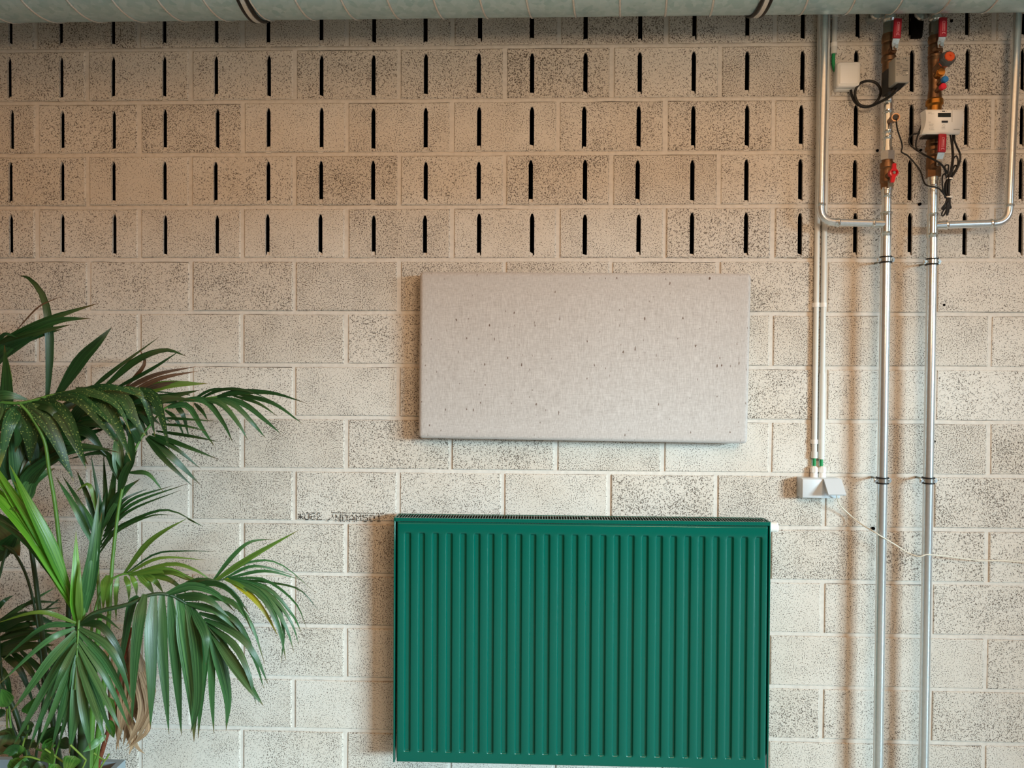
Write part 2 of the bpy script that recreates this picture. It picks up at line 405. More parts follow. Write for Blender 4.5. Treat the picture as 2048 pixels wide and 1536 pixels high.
for row in range(NROW):
    z0=row*.2; slot=row>=10
    odd = (row%2==0)           # half-bond: row below the first slotted course is offset
    xs0 = -2.0 if odd else -2.2
    x=xs0
    while x<X1-.05:
        # narrow the count: only courses and columns near the view carry single blocks
        x1=x+.4
        if -1.65<x and x1<5.3:
            me=(SB if slot else PB)[rnd.randrange(6 if slot else 5)]
            o=bpy.data.objects.new('slotted_block' if slot else 'block',me); COL.objects.link(o); o.parent=wall
            o.location=Vector((x+.2+rnd.uniform(-.002,.002),rnd.uniform(-.0015,.0015),z0+.0075+rnd.uniform(-.001,.001)))-Vector((X0,0,0))
            o.rotation_euler=(rnd.uniform(-.003,.003),rnd.uniform(-.002,.002),0)
            mort.box((x-J/2-.002,.0045,z0),(x+J/2+.002,.033,z0+.2))
            if slot:
                for sx in (x+.1,x+.3):      # squeezed-out mortar at the foot of each slot
                    b=[(sx-.010,.002,z0+.005),(sx+.010,.002,z0+.005),(sx+.010,.034,z0+.005),(sx-.010,.034,z0+.005)]
                    hh=rnd.uniform(.027,.036)
                    tpx=[(sx-.006+rnd.uniform(-.002,.002),.006,z0+hh*rnd.uniform(.8,1)),(sx+.007,.006,z0+hh*rnd.uniform(.7,1)),(sx+.007,.030,z0+hh*.8),(sx-.007,.030,z0+hh*.8)]
                    mort.hull8(b,tpx)
        x=x1
    # wavy bed joint
    n=90; vs=[]; fs=[]
    for i in range(n+1):
        xx=-1.7+i*(7.0/n); dz=rnd.uniform(-.0012,.0012); dy=.0045+rnd.uniform(-.0012,.001)
        vs+= [(xx,dy,z0-.0075+dz),(xx,dy-.0005,z0+dz),(xx,dy,z0+.0075+dz),(xx,.033,z0+.0075),(xx,.033,z0-.0075)]
    for i in range(n):
        for k in range(4): fs.append((i*5+k,i*5+5+k,i*5+6+k,i*5+k+1))
    mort.add(vs,fs,True)
mort.build('mortar',MAT_MORTAR,wall,kind='stuff')
m=MB(); m.box((-1.8,.19,0),(5.4,.21,H)); m.build('cavity_shade_back',MAT_SLOTSHADE,wall)  # near-black sheet that gives the slots their dark inside
m=MB()
m.box((X0,0,0),(-1.6,.2,H)); m.box((5.3,0,0),(X1,.2,H)); m.box((-1.8,.0,3.6),(5.4,.2,H)); m.build('plain_end',MAT_BLOCK,wall)
for px,py,r in ((1747,1057,3.2),(1869,883,2.4),(1888,610,2.6),(1840,408,3),(1755,301,2.6),(1903,42,3),(1894,959,2.0),(1842,300,2.4),(1653,320,2)):
    c=P(px,py,0); k=pxm(c); m=MB(); m.lathe((c.x,-.0012,c.z),(0,1,0),[(0,0),(0,r*k),(.012,r*k)],12); m.build('drill_hole_shade',MAT_SLOTSHADE,wall)  # black discs painted as the shade in drilled holes
# dot-matrix print on one block, upside down
GL={'*':['00000','10101','01110','11111','01110','10101','00000'],'0':['01110','10001','10001','10001','10001','10001','01110'],
'6':['01110','10000','10000','11110','10001','10001','01110'],'2':['01110','10001','00001','00110','01000','10000','11111'],
'/':['00001','00001','00010','00100','01000','10000','10000'],'N':['10001','11001','11001','10101','10011','10011','10001'],
'I':['11100','01000','01000','01000','01000','01000','11100'],'D':['11110','10001','10001','10001','10001','10001','11110'],
'A':['00100','01010','10001','10001','11111','10001','10001'],'M':['10001','11011','10101','10101','10001','10001','10001'],
'5':['11111','10000','11110','00001','00001','10001','01110'],'1':['00100','01100','00100','00100','00100','00100','01110']}
m=MB()
def dot(px,py,r=1.15):
    px+=rnd.uniform(-.35,.35); py+=rnd.uniform(-.35,.35)
    if rnd.random()<.1: return
    c=P(px,py,0.003); k=pxm(c)*r*rnd.uniform(.7,1.15)
    m.add([(c.x+k*math.cos(a*math.pi/3),c.y,c.z+k*math.sin(a*math.pi/3)) for a in range(6)],[(0,1,2,3,4,5)],False)
def glyphs(txt,x,y,adv,sx,sy):
    for ch in txt:
        for r_,row in enumerate(GL[ch]):
            for c_,b in enumerate(row):
                if b=='1': dot(x+c_*sx,y+r_*sy)
        x+=adv
glyphs('*062',597,1026,12.6,2.2,2.2); glyphs('/',656,1031,12,2.3,1.9)
glyphs('NDAM501',672,1030.5,13.6,2.25,2.05)
for i in range(44): dot(664+i*2.4,1025.5+i*.03,1.0)
m.build('printed_marking',MAT_PRINT,wall)

# ------------------------------------------------------------------ ventilation duct
DR=.20; DA=Vector((0,-.30,2.986))
duct=empty('ventilation_duct',(1.9,-.30,2.786)); tag(duct,'galvanised spiral ventilation duct running along the top of the block wall','duct')
cuts=[-1.6,P(474,25,.42).x,P(1546,18,.42).x,5.25]
for a,b in zip(cuts[:-1],cuts[1:]):
    m=MB(); m.lathe((a,DA.y,DA.z),(1,0,0),[(0,DR-.03),(0,DR),(b-a,DR),(b-a,DR-.03)],72); s=m.build('duct_section',MAT_DUCT,duct)
    m=MB(); pts=[]; n=int((b-a)/.152*40); 
    for i in range(n+1):
        x=a+(b-a)*i/n; th=(x-.03)/.152*2*math.pi
        # front (-y) -> bottom (-z) as x grows
        pts.append((x,DA.y-math.cos(th)*(DR+.0008),DA.z-math.sin(th)*(DR+.0008)))
    m.tube(pts,.0042,6); m.build('spiral_seam',MAT_STEEL,s)
for x in cuts[1:3]:
    m=MB(); m.lathe((x-.010,DA.y,DA.z),(1,0,0),[(0,DR),(0,DR+.006),(.003,DR+.010),(.017,DR+.010),(.020,DR+.006),(.020,DR)],72); c=m.build('coupling_ring',MAT_STEEL,duct)
    for dx in (-.020,.009):
        m=MB(); m.lathe((x+dx,DA.y,DA.z),(1,0,0),[(0,DR),(0,DR+.007),(.003,DR+.0105),(.008,DR+.0105),(.011,DR+.007),(.011,DR)],72); m.build('rubber_gasket',MAT_BLACK,c)
for x in (-.6,4.4):
    m=MB(); m.tube([(x,DA.y,DA.z+DR-.005),(x,DA.y,H+.002)],.005,8); m.build('hanger_rod',MAT_STEEL,duct)

# ------------------------------------------------------------------ radiator
ro=.125
tl,tr_,bl=P(787,1036,ro),P(1543,1044,ro),P(787,1531,ro)
rx0=tl.x; rx1=tr_.x; rz1=(tl.z+tr_.z)/2; rz0=P(1165,1535,ro).z
rad=empty('radiator',((rx0+rx1)/2,-.08,rz0)); tag(rad,'wide glossy green panel radiator with vertical grooves and slatted top','radiator')
yF=-ro; yB=-.04
def rz(py): return P(1165,py,ro).z
# front panel as a pressed sheet
zt=rz(1049); zb=rz0+.004; gx0=P(809,1290,ro).x; gx1=P(1510,1290,ro).x; pitch=(gx1-gx0)/25
gzt=rz(1068); gzb=rz(1513); SL=.0062; GF=.0128; D=.0105; EB=.006
xs=[]
pL=rx0+.013; pR=rx1-.011
for e in (0,.0015,.004,EB): xs.append(pL+e)
for k in range(26):
    g=gx0+k*pitch-.002
    xs+=[g-.001,g+.0012,g+SL*.5,g+SL-.0012,g+SL+.001,g+SL+GF*.5,g+SL+GF-.001,g+SL+GF+.0012,g+SL*1.5+GF,g+2*SL+GF-.0012,g+2*SL+GF+.001]
for e in (EB,.004,.0015,0): xs.append(pR-e)
ss=lambda t:(lambda q:q*q*(3-2*q))(max(0,min(1,t)))
def gx(x):
    k=round((x-gx0-SL-GF/2)/pitch); 
    if k<0 or k>25: return 0
    g=gx0+k*pitch-.002
    return min(ss((x-g)/SL),ss((g+2*SL+GF-x)/SL))
zs=[zb,zb+.0015,zb+.004,zb+EB,gzb-.002]+[gzb+i*.0022 for i in range(7)]+[gzb+.05,(gzb+gzt)/2,gzt-.05]+[gzt-.0132+i*.0022 for i in range(7)]+[gzt+.002,zt-EB,zt-.004,zt-.0015,zt]
def gz(z): return min(ss((z-gzb)/.012),ss((gzt-z)/.012))
def edge(x,z):
    d=min(x-pL,pR-x,z-zb,zt-z); q=max(0,1-d/EB); return .007*(1-math.sqrt(max(0,1-q*q)))
vs=[(x,yF+D*gx(x)*gz(z)+edge(x,z),z) for z in zs for x in xs]; nx=len(xs)
m=MB(); m.add(vs,[(j*nx+i,j*nx+i+1,(j+1)*nx+i+1,(j+1)*nx+i) for j in range(len(zs)-1) for i in range(nx-1)])
m.box((pL,yF+.008,zb),(pR,yF+.018,zt))
m.build('front_panel',MAT_ENAMEL,rad)
m=MB(); m.box((pL,yB-.012,zb+.01),(pR,yB,zt-.01)); m.build('rear_panel',MAT_ENAMEL,rad)
for a,b in ((rx0,rx0+.006),(rx1-.006,rx1)):
    rounded('side_cover',MAT_ENAMEL,(a,yF+.004,rz0),(b,yB,rz1),.002,2,rad)
g=empty('top_grille',(0,0,0)); g.parent=rad; g.location=Vector(((rx0+rx1)/2,-.08,rz1))-world_loc(rad)
m=MB()
m.box((rx0+.006,yF+.002,rz1-.013),(rx1-.006,yF+.006,rz1)); m.box((rx0+.006,yF+.0061,rz1-.003),(rx1-.006,yF+.009,rz1-.0002))
m.box((rx0+.006,yB-.006,rz1-.003),(rx1-.006,yB,rz1))
m.build('grille_frame',MAT_ENAMEL,g)
m=MB(); n=136
for i in range(1,n):
    x=rx0+.006+(rx1-rx0-.012)*i/n; m.box((x-.0013,yF+.009,rz1-.003),(x+.0013,yB-.006,rz1-.0005))
m.build('grille_slats',MAT_ENAMEL,g,kind='stuff')
m=MB(); m.box((rx0+.008,yF+.019,rz1-.05),(rx1-.008,yB-.007,rz1-.016)); m.box((rx0+.008,yB-.0105,rz1-.05),(rx1-.008,yB-.0075,rz1-.0035)); m.build('gap_shade_box',MAT_SHADE_BRACKET,rad)  # dark boxes put in so the gaps between slats read as shade
c=P(1173,1031,.09); rounded('grille_clip',MAT_GREYP,(c.x-.006,-.098,rz1-.001),(c.x+.006,-.085,rz1+.002),.001,1,rad)
c=P(1543,1054,.095); m=MB(); m.lathe((rx1,c.y,c.z),(1,0,0),[(0,.010),(0,.0185),(.026,.0185),(.031,.016),(.033,.010),(.033,0)],20); m.build('valve_cap',MAT_WHITE,rad)['label']='white round plastic valve cap'
for x in (rx0+.2,rx1-.2):
    m=MB(); m.box((x-.02,yB,rz0+.08),(x+.02,0.001,rz1-.06)); m.build('wall_bracket',MAT_SHADE_BRACKET,rad)

# ------------------------------------------------------------------ upholstered wall panel
co=.088
q=[P(839,543,co),P(1504,546,co),P(1496,888,co),P(836,877,co)]   # TL TR BR BL of the front outline
cush=empty('wall_cushion',(P(1170,880,co).x,-.05,P(1170,880,co).z)); tag(cush,'pale greige fabric wall cushion hung slightly askew above the green radiator','cushion')
bm=bmesh.new(); bmesh.ops.create_cube(bm,size=1)
for v in bm.verts: v.co=Vector((v.co.x*1.2,v.co.y*.07,v.co.z*.62))
bmesh.ops.bevel(bm,geom=bm.edges[:],offset=.016,segments=5,profile=.5,affect='EDGES')
fr=[f for f in bm.faces if f.normal.y<-.99 and f.calc_area()>.2]
r_=bmesh.ops.inset_region(bm,faces=fr,thickness=.03)
fr=[f for f in bm.faces if f.normal.y<-.99 and f.calc_area()>.2]
r_=bmesh.ops.inset_region(bm,faces=fr,thickness=.07)
fr=[f for f in bm.faces if f.normal.y<-.99 and f.calc_area()>.15]
for f in fr:
    for v in f.verts: v.co.y-=.006
wl=world_loc(cush)
for v in bm.verts:
    u=v.co.x/1.2+.5; t=.5-v.co.z/.62
    a=q[0].lerp(q[1],u); b=q[3].lerp(q[2],u); p=a.lerp(b,t)
    v.co=Vector((p.x,-.053+v.co.y,p.z))-wl
for f in bm.faces: f.smooth=True
me=bpy.data.meshes.new('cushion_cover'); bm.to_mesh(me); bm.free(); me.materials.append(MAT_FABRIC)
o=bpy.data.objects.new('cushion_cover',me); COL.objects.link(o); o.parent=cush
sm=MB()
def bil(u,t): a=q[0].lerp(q[1],u); b=q[3].lerp(q[2],u); return a.lerp(b,t)
loop=[(.004,.012),(.25,.002),(.5,.002),(.75,.002),(.996,.012),(.998,.5),(.996,.988),(.75,.998),(.5,.998),(.25,.998),(.004,.988),(.002,.5),(.004,.012)]
pts=[]
for u,t in loop: p=bil(u,t); pts.append((p.x,-.030,p.z))
sm.tube(pts,.0022,6,caps=False); sm.build('cover_seam',MAT_FABRIC,cush)
m=MB(); a=bil(.03,.05); b=bil(.97,.95); m.box((a.x,-.018,b.z),(b.x,.0005,a.z)); m.build('back_board',MAT_BOARD,cush)

# ------------------------------------------------------------------ pipework
class Axis:
    """straight run between two pixels on the plane `off` in front of the wall; addressed by pixel row"""
    def __init__(s,x0,y0,x1,y1,off,off1=None):
        s.a=P(x0,y0,off); s.b=P(x1,y1,off if off1 is None else off1); s.y0=y0; s.y1=y1
    def at(s,y): return s.a.lerp(s.b,(y-s.y0)/(s.y1-s.y0))
    def lathe(s,mb,prof,seg=24,smooth=True,roll=0):
        o=s.at(prof[0][0]); e=s.at(prof[-1][0]); L=(e-o); k=pxm(o); y0=prof[0][0]; y1=prof[-1][0]
        mb.lathe(o,L,[((y-y0)/(y1-y0)*L.length,r*k) for y,r in prof],seg,smooth,roll)
def cap(y0,y1,r): return [(y0,0),(y0,r),(y1,r),(y1,0)]
def bead(y,r,h=2.2): return [(y-h,r-.6),(y-h*.6,r+1.2),(y,r+1.9),(y+h*.6,r+1.2),(y+h,r-.6)]
PO=.085
A=Axis(1779,20,1755.5,1560,PO); B=Axis(1872,20,1846.5,1560,PO)
def elbow_run(mb,p0,pc,p1,rad,r,seg=16):
    """pipe p0 -> corner pc -> p1 with a bend of radius rad"""
    p0,pc,p1=Vector(p0),Vector(pc),Vector(p1); d0=(p0-pc).normalized(); d1=(p1-pc).normalized()
    a=pc+d0*rad; b=pc+d1*rad; pts=[p0,a.lerp(p0,.02)]
    for i in range(11):
        t=i/10; pts.append(a*(1-t)**2+pc*2*t*(1-t)+b*t*t)
    pts+=[b.lerp(p1,.02),p1]; mb.tube(pts,r,seg)
def riser(name,X,ytee,side,corner,topx,label,y_up):
    root=empty(name,X.at(1560)); tag(root,label,'pipe')
    k=pxm(X.at(600))
    m=MB(); X.lathe(m,[(ytee+22,0),(ytee+22,9.6),(1560,9.6),(1560,0)]); m.build('riser_tube',MAT_STEEL,root)
    m=MB(); X.lathe(m,[(ytee-24,0),(ytee-24,9.8)]+[(ytee-20,9.8)]+bead(ytee-22,10)[1:-1]+[(ytee-16,9.8),(ytee+16,9.8)]+bead(ytee+20,10)[1:-1]+[(ytee+25,9.8),(ytee+25,0)])
    t=m.build('tee_fitting',MAT_CHROME,root)
    m=MB(); X.lathe(m,cap(y_up,ytee-22,9)); m.build('upper_tube',MAT_STEEL,root)
    # branch: horizontal then elbow up behind the duct
    c0=X.at(ytee); cc=P(corner[0],corner[1],PO); tp=P(topx,14,PO)
    hr=7.8*k
    m=MB(); elbow_run(m,c0,cc,tp,.055,hr); m.build('branch_tube',MAT_STEEL,root)
    d=(cc-c0); L=d.length
    m=MB()
    def bd(f,rr=1.0): 
        u=d.normalized(); o=c0+u*f
        m.lathe(o-u*.005,u,[(0,hr),(.001,hr+.002),(.005,hr+.0036),(.009,hr+.002),(.010,hr)],20)
    bd(.048); bd(L-.062)
    u=d.normalized(); m.lathe(c0,u,[(.0,hr*1.08),(.046,hr*1.08),(.046,hr)],20); m.lathe(c0+u*(L-.062),u,[(0,hr),(0,hr*1.08),(.012,hr*1.08),(.012,hr)],20)
    u2=(tp-cc).normalized(); o=cc+u2*.062
    m.lathe(o-u2*.005,u2,[(0,hr),(.001,hr+.002),(.005,hr+.0036),(.009,hr+.002),(.010,hr)],20)
    m.build('press_ring',MAT_CHROME,root)
    return root
pa=riser('heating_pipe',A,443,-1,(1641,444),1650,'bright steel heating pipe with a branch elbowing up to the left',392)
pb=riser('heating_pipe',B,446,1,(2017,446),2036,'bright steel heating pipe with a branch elbowing up at the right edge',372)
# upper part of the first riser: sensor pocket length between the actuator valve and the butterfly valve
m=MB(); A.lathe(m,[(180,0),(180,8.5),(198,8.5)]+bead(202,8.6)+[(206,8.5),(218,8.5)]+bead(222,8.8)+[(226,8.6),(258,8.6)]+bead(262,8.8)+[(266,8.5),(270,8.5)]+bead(274,8.6)+[(279,8.2),(292,8.2),(292,10),(301,10),(301,0)])
m.build('sensor_length',MAT_CHROME,pa)
m=MB(); A.lathe(m,cap(300,317,14),6,False,.3); m.build('hex_union',MAT_STEEL,pa)
m=MB(); A.lathe(m,[(372,0),(372,12),(377,12),(377,10),(384,10)]+bead(389,9.8)+[(394,9.2),(394,0)]); m.build('press_adapter',MAT_CHROME,pa)
m=MB(); A.lathe(m,[(8,0),(8,11),(30,11),(34,13),(40,13),(44,11),(46,11),(46,0)]); m.build('top_fitting',MAT_CHROME,pa)
c=P(1762,30,.06); m=MB(); m.lathe((c.x-.012,-.0005,c.z+.012),(0,-1,0),[(0,.02),(.05,.02),(.052,.026),(.058,.028),(.066,.026),(.068,.016),(.068,0)],20); m.build('wall_elbow',MAT_CHROME,pa)
m=MB(); B.lathe(m,[(350,0),(350,11),(358,11),(358,9.6),(366,9.6)]+bead(371,9.6)+[(376,9.2),(376,0)]); m.build('press_adapter',MAT_CHROME,pb)
m=MB(); B.lathe(m,[(6,0),(6,11),(30,11),(34,13),(40,13),(42,11),(46,11),(46,0)]); m.build('top_fitting',MAT_CHROME,pb)
c=P(1845,26,.05); m=MB(); m.lathe((c.x,-.0005,c.z),(0,-1,0),[(0,.02),(.04,.02),(.042,.026),(.05,.028),(.058,.026),(.06,.016),(.06,0)],20); m.build('wall_elbow',MAT_CHROME,pb)
# black stub added for the darkness of a broken hole beside the second riser
c0=P(1836,5,.03); c1=P(1833,76,.012); m=MB(); m.tube([c0,c0.lerp(c1,.6),c1],[.022,.022,.019],14)
tag(m.build('dark_hole_stub',MAT_BROKENHOLE),'black stub standing in for a dark hole in the wall between the two valve stacks','wall hole')

def lever(root,X,y0,y1,yt,xs,xe,off,text=True):
    """red sleeved flat lever: sleeve rows y0..y1, steel tang down to the stem row yt"""
    ax=X.at(yt); k=pxm(ax)
    st=P(xs[1],yt,off)
    m=MB(); m.lathe((st.x,ax.y,st.z),(0,-1,0),[(0,7*k),((abs(off)+ax.y)*.75,7*k),((abs(off)+ax.y)*.75,4*k),(abs(off)+ax.y+.004,4*k),(abs(off)+ax.y+.004,0)],16); m.build('stem',MAT_BRASS,root)
    m=MB(); m.lathe((st.x,-off-.001,st.z),(0,-1,0),[(0,3.6*k),(.006,3.6*k),(.006,0)],6,False); m.build('stem_nut',MAT_CHROME,root)
    a=P(xs[0],y1,off+.012); lv=MB()
    wz=6.6*k
    q0=[(a.x-wz,a.y,a.z),(a.x+wz,a.y,a.z)]; q1=[(st.x-5*k,-off,st.z-4*k),(st.x+5*k,-off,st.z-4*k)]
    mid=a.lerp(st,.55); mid.y=-off
    q2=[(mid.x-6*k,-off,mid.z),(mid.x+6*k,-off,mid.z)]
    for s,e in ((q0,q2),(q2,q1)):
        lv.hull8([s[0],s[1],e[1],e[0]],[(s[0][0],s[0][1]+.003,s[0][2]),(s[1][0],s[1][1]+.003,s[1][2]),(e[1][0],e[1][1]+.003,e[1][2]),(e[0][0],e[0][1]+.003,e[0][2])])
    tang=lv.build('lever',MAT_STEEL,root)
    b=P(xe,y0,off+.012)
    R=Matrix.Rotation(math.atan2(b.x-a.x,b.z-a.z),3,'Y'); ce=(a+b)/2; L=(b-a).length
    rounded('lever_sleeve',MAT_RED,(ce.x-7.4*k,ce.y-.005,ce.z-L/2),(ce.x+7.4*k,ce.y+.006,ce.z+L/2),.0035,3,tang,R)['label']='red plastic lever sleeve with pale raised lettering'
    if text:
        pm=MB()
        def bar(u0,u1,t0,t1):
            pts=[R@Vector((u*k,0,t*L)) for u,t in ((u0,t0),(u1,t0),(u1,t1),(u0,t1))]
            pm.add([Vector((ce.x+p.x,ce.y-.0056,ce.z+p.z)) for p in pts],[(0,1,2,3)],False)
        for u in (-1.6,2.6): bar(u-.25,u+.25,-.22,.28)
        bar(-1.6,2.6,.27,.285); bar(-1.6,2.6,-.23,-.215); bar(-2.4,3.4,-.32,-.295); bar(-2.2,-1.6,-.38,-.31); bar(2.8,3.4,-.38,-.31)
        for i in range(8): bar(.0,1.3,-.16+i*.045,-.16+i*.045+.03)
        pm.build('lever_lettering',MAT_PRINTW,tang)
# --- valve stack on the first riser
v=empty('ball_valve',A.at(120)); tag(v,'brass ball valve with red lever directly above the grey actuator box','valve')
m=MB(); A.lathe(m,cap(46,70,12),6,False,.2); m.build('hex_end',MAT_DULL,v)
m=MB(); A.lathe(m,[(68,0),(68,12.5),(76,14),(84,14),(86,12),(92,13.5),(104,13.5),(110,12),(114,14),(122,14),(124,12),(170,13),(176,11),(188,11),(190,9),(190,0)]); m.build('valve_body',MAT_BRASS,v)
lever(v,A,37,77,95,(1793,1791),1796,.135)
act=empty('valve_actuator',P(1800,172,.16)); tag(act,'grey box-shaped valve actuator with a printed label, wired to the white junction box','actuator')
pA=P(1791.5,113,.185); pB=P(1820,164.5,.185); dz=.012
rounded('housing',MAT_GREYP,(pA.x-.001,-.185,pB.z),(pB.x,-.132,pA.z),.003,2,act)
m=MB(); c=P(1797,170,.15); m.hull8([(pA.x-.002,-.132,pB.z-.014),(pB.x-.006,-.132,pB.z-.002),(pB.x-.006,-.132,pA.z-.02),(pA.x-.002,-.132,pA.z-.02)],
    [(pA.x-.004,-.09,pB.z-.016),(pB.x-.02,-.09,pB.z-.012),(pB.x-.02,-.09,pA.z-.02),(pA.x-.004,-.09,pA.z-.02)]); m.build('mounting_base',MAT_BLACK,act)
m=MB(); m.hull8([(pA.x+.012,-.178,pB.z),(pB.x-.01,-.178,pB.z),(pB.x-.016,-.15,pB.z-.012),(pA.x+.008,-.15,pB.z-.012)],
    [(pA.x+.012,-.13,pB.z),(pB.x-.01,-.13,pB.z),(pB.x-.016,-.134,pB.z-.012),(pA.x+.008,-.134,pB.z-.012)]); m.build('cable_entry',MAT_BLACK,act)
m=MB()
def fleck(mb,px0,py0,px1,py1,off):
    a=P(px0,py0,off); b=P(px1,py1,off); mb.add([(a.x,-off,a.z),(b.x,-off,a.z),(b.x,-off,b.z),(a.x,-off,b.z)],[(3,2,1,0)],False)
fo=.1856
fleck(m,1805.5,139.6,1816,141.4,fo); fleck(m,1792.8,123.8,1800,124.8,fo); fleck(m,1792.8,139,1799.5,139.8,fo); fleck(m,1807,137,1816,137.6,fo)
fleck(m,1793.5,116.5,1796,119,fo); fleck(m,1797,116.5,1799,119.5,fo); fleck(m,1806,117,1808,118.6,fo); fleck(m,1810,116,1812.5,118,fo); fleck(m,1812.5,120,1815,122.2,fo); fleck(m,1801.5,132.6,1803.3,135,fo)
for yy in (127,129,131,133.5,135.8,142.6,144.2,146,148,150):
    x=1793
    while x<1815:
        wd=rnd.uniform(.8,2.6)
        if rnd.random()<.7: fleck(m,x,yy,x+wd,yy+.8,fo)
        x+=wd+rnd.uniform(.6,1.6)
m.build('printed_label',MAT_DGREY,act)
m=MB(); fleck(m,1813,145.3,1816,147,fo+.0002); m.build('indicator_mark',MAT_WHITE,act)
# sensor pocket
sp=empty('temperature_sensor',P(1790,236,.13)); tag(sp,'small brass temperature sensor pocket tilting out of the steel pipe below the actuator','sensor')
a=A.at(246); d=(P(1794,234,.19)-P(1782,243,.12)).normalized(); k=pxm(a)
m=MB(); m.lathe(P(1780,243,.10),d,[(0,6*k),(.03,6*k),(.03,7.5*k),(.045,7.5*k),(.045,5.5*k),(.05,5.5*k),(.05,8*k),(.07,8*k),(.07,6*k),(.064,0)],16); m.build('pocket',MAT_BRASS,sp)
m=MB(); m.lathe(P(1780,243,.10)+d*.0665,d,[(0,6.2*k),(.0015,6.2*k),(.0015,0)],14); m.build('opening_shade',MAT_BLACK,sp)  # black disc painted as the darkness inside the pocket opening
# --- butterfly valve
v=empty('ball_valve',A.at(374)); tag(v,'brass ball valve with red butterfly handle below the temperature sensor','valve')
m=MB(); A.lathe(m,[(316,0),(316,10),(322,10.5),(323,13.5),(332,14),(334,12),(338,13),(360,13.4),(364,12),(366,0)]); m.build('valve_body',MAT_BRASS,v)
m=MB(); A.lathe(m,cap(362,375,13),6,False,.3); m.build('hex_end',MAT_BRASS,v)
h=P(1787,346,.145); k=pxm(h)
m=MB(); m.lathe((h.x,A.at(346).y,h.z),(0,-1,0),[(0,6*k),(.055,6*k),(.055,0)],14); m.build('stem',MAT_BRASS,v)
m=MB(); m.lathe((h.x,-.135,h.z),(0,-1,0),[(0,0),(0,8.6*k),(.016,8.6*k),(.017,6.6*k),(.010,5*k),(.010,0)],20)
for sg in (1,-1):
    e=P(1788.5 if sg>0 else 1784.5,346-19*sg,.15); w0=4.2*k; w1=3.2*k
    m.hull8([(h.x-w0,-.136,h.z+sg*.006),(h.x+w0,-.136,h.z+sg*.006),(e.x+w1,-.146,e.z),(e.x-w1,-.146,e.z)],[(h.x-w0,-.152,h.z+sg*.006),(h.x+w0,-.152,h.z+sg*.006),(e.x+w1,-.153,e.z),(e.x-w1,-.153,e.z)])
m.build('butterfly_handle',MAT_REDP,v)['label']='red two-winged handle'
m=MB(); m.lathe((h.x,-.144,h.z),(0,-1,0),[(0,3*k),(.008,3*k),(.008,0)],6,False); m.build('stem_nut',MAT_CHROME,v)
# --- second riser stack
v=empty('ball_valve',B.at(115)); tag(v,'brass ball valve with red lever above the orange hand wheel','valve')
m=MB(); B.lathe(m,cap(45,66,12.5),6,False,.1); B.lathe(m,cap(66,74,11)); m.build('hex_end',MAT_DULL,v)
m=MB(); B.lathe(m,[(72,0),(72,13),(80,14),(86,13),(88,12),(92,13.5),(104,13.5),(108,12),(110,14),(115,14),(116,0)]); m.build('valve_body',MAT_BRASS,v)
lever(v,B,35,74,91,(1885,1882),1886,.135)
bv=empty('balancing_valve',B.at(218)); tag(bv,'brass balancing valve with orange and grey hand wheel and two small coloured caps','valve')
m=MB(); B.lathe(m,[(114,0),(114,13),(122,13.5),(130,13),(140,12.5),(150,12),(165,11),(178,11.5),(184,12.5),(194,13),(197,13),(197,0)]); m.build('valve_body',MAT_BRASS,bv)
m=MB(); B.lathe(m,[(196,0),(196,14),(199,16),(207,16.5),(210,14),(211,13),(221,13),(221,0)]); m.build('union_nut',MAT_GOLD,bv)
k=pxm(B.at(130))
d1=(P(1898,116,.175)-P(1874,140,.10)); d1.normalize()
m=MB(); m.lathe(P(1872,142,.095),d1,[(0,9*k),(.035,9*k),(.035,10*k),(.05,9*k),(.05,0)],16); m.build('bonnet',MAT_BRASS,bv)
kn=empty('hand_wheel'); kn.parent=bv; o=P(1886,126,.135); kn.location=o-world_loc(bv)
m=MB(); m.lathe(o,d1,[(0,0),(0,9*k),(.012,13.5*k),(.032,15*k),(.040,12.5*k),(.040,0)],7,False); m.build('wheel_grip',MAT_DGREY,kn)
m=MB(); m.lathe(o+d1*.036,d1,[(0,9.5*k),(.006,10*k),(.009,9*k),(.009,2.6*k),(.005,2.2*k),(.005,0)],9,True); m.build('wheel_face',MAT_ORANGE,kn)
m=MB(); m.lathe(o+d1*.010,d1,[(0,11*k),(.0,12.6*k),(.004,13.2*k),(.004,11*k)],18); m.build('wheel_band',MAT_ORANGE,kn)
d2=(P(1892,156,.16)-P(1872,172,.10)).normalized()
m=MB(); m.lathe(P(1875,152,.10),(P(1888,138,.16)-P(1875,152,.10)),[(0,8*k),(.03,8*k),(.03,6.5*k),(.04,6.5*k),(.04,0)],14); m.build('presetting_neck',MAT_GOLD,bv)
for (x,y,mt,nm) in ((1876,170,MAT_BLUE,'blue_cap'),(1872,184,MAT_CAPRED,'red_cap')):
    o=P(x,y,.10); m=MB(); m.lathe(o,d2,[(0,4.5*k),(.03,4.5*k),(.03,5.5*k),(.036,5.5*k),(.036,0)],12); n_=m.build('test_nipple',MAT_BRASS,bv)
    m=MB(); m.lathe(o+d2*.034,d2,[(0,5*k),(0,6*k),(.012,6.3*k),(.015,5*k),(.015,0)],14); m.build(nm,mt,n_)
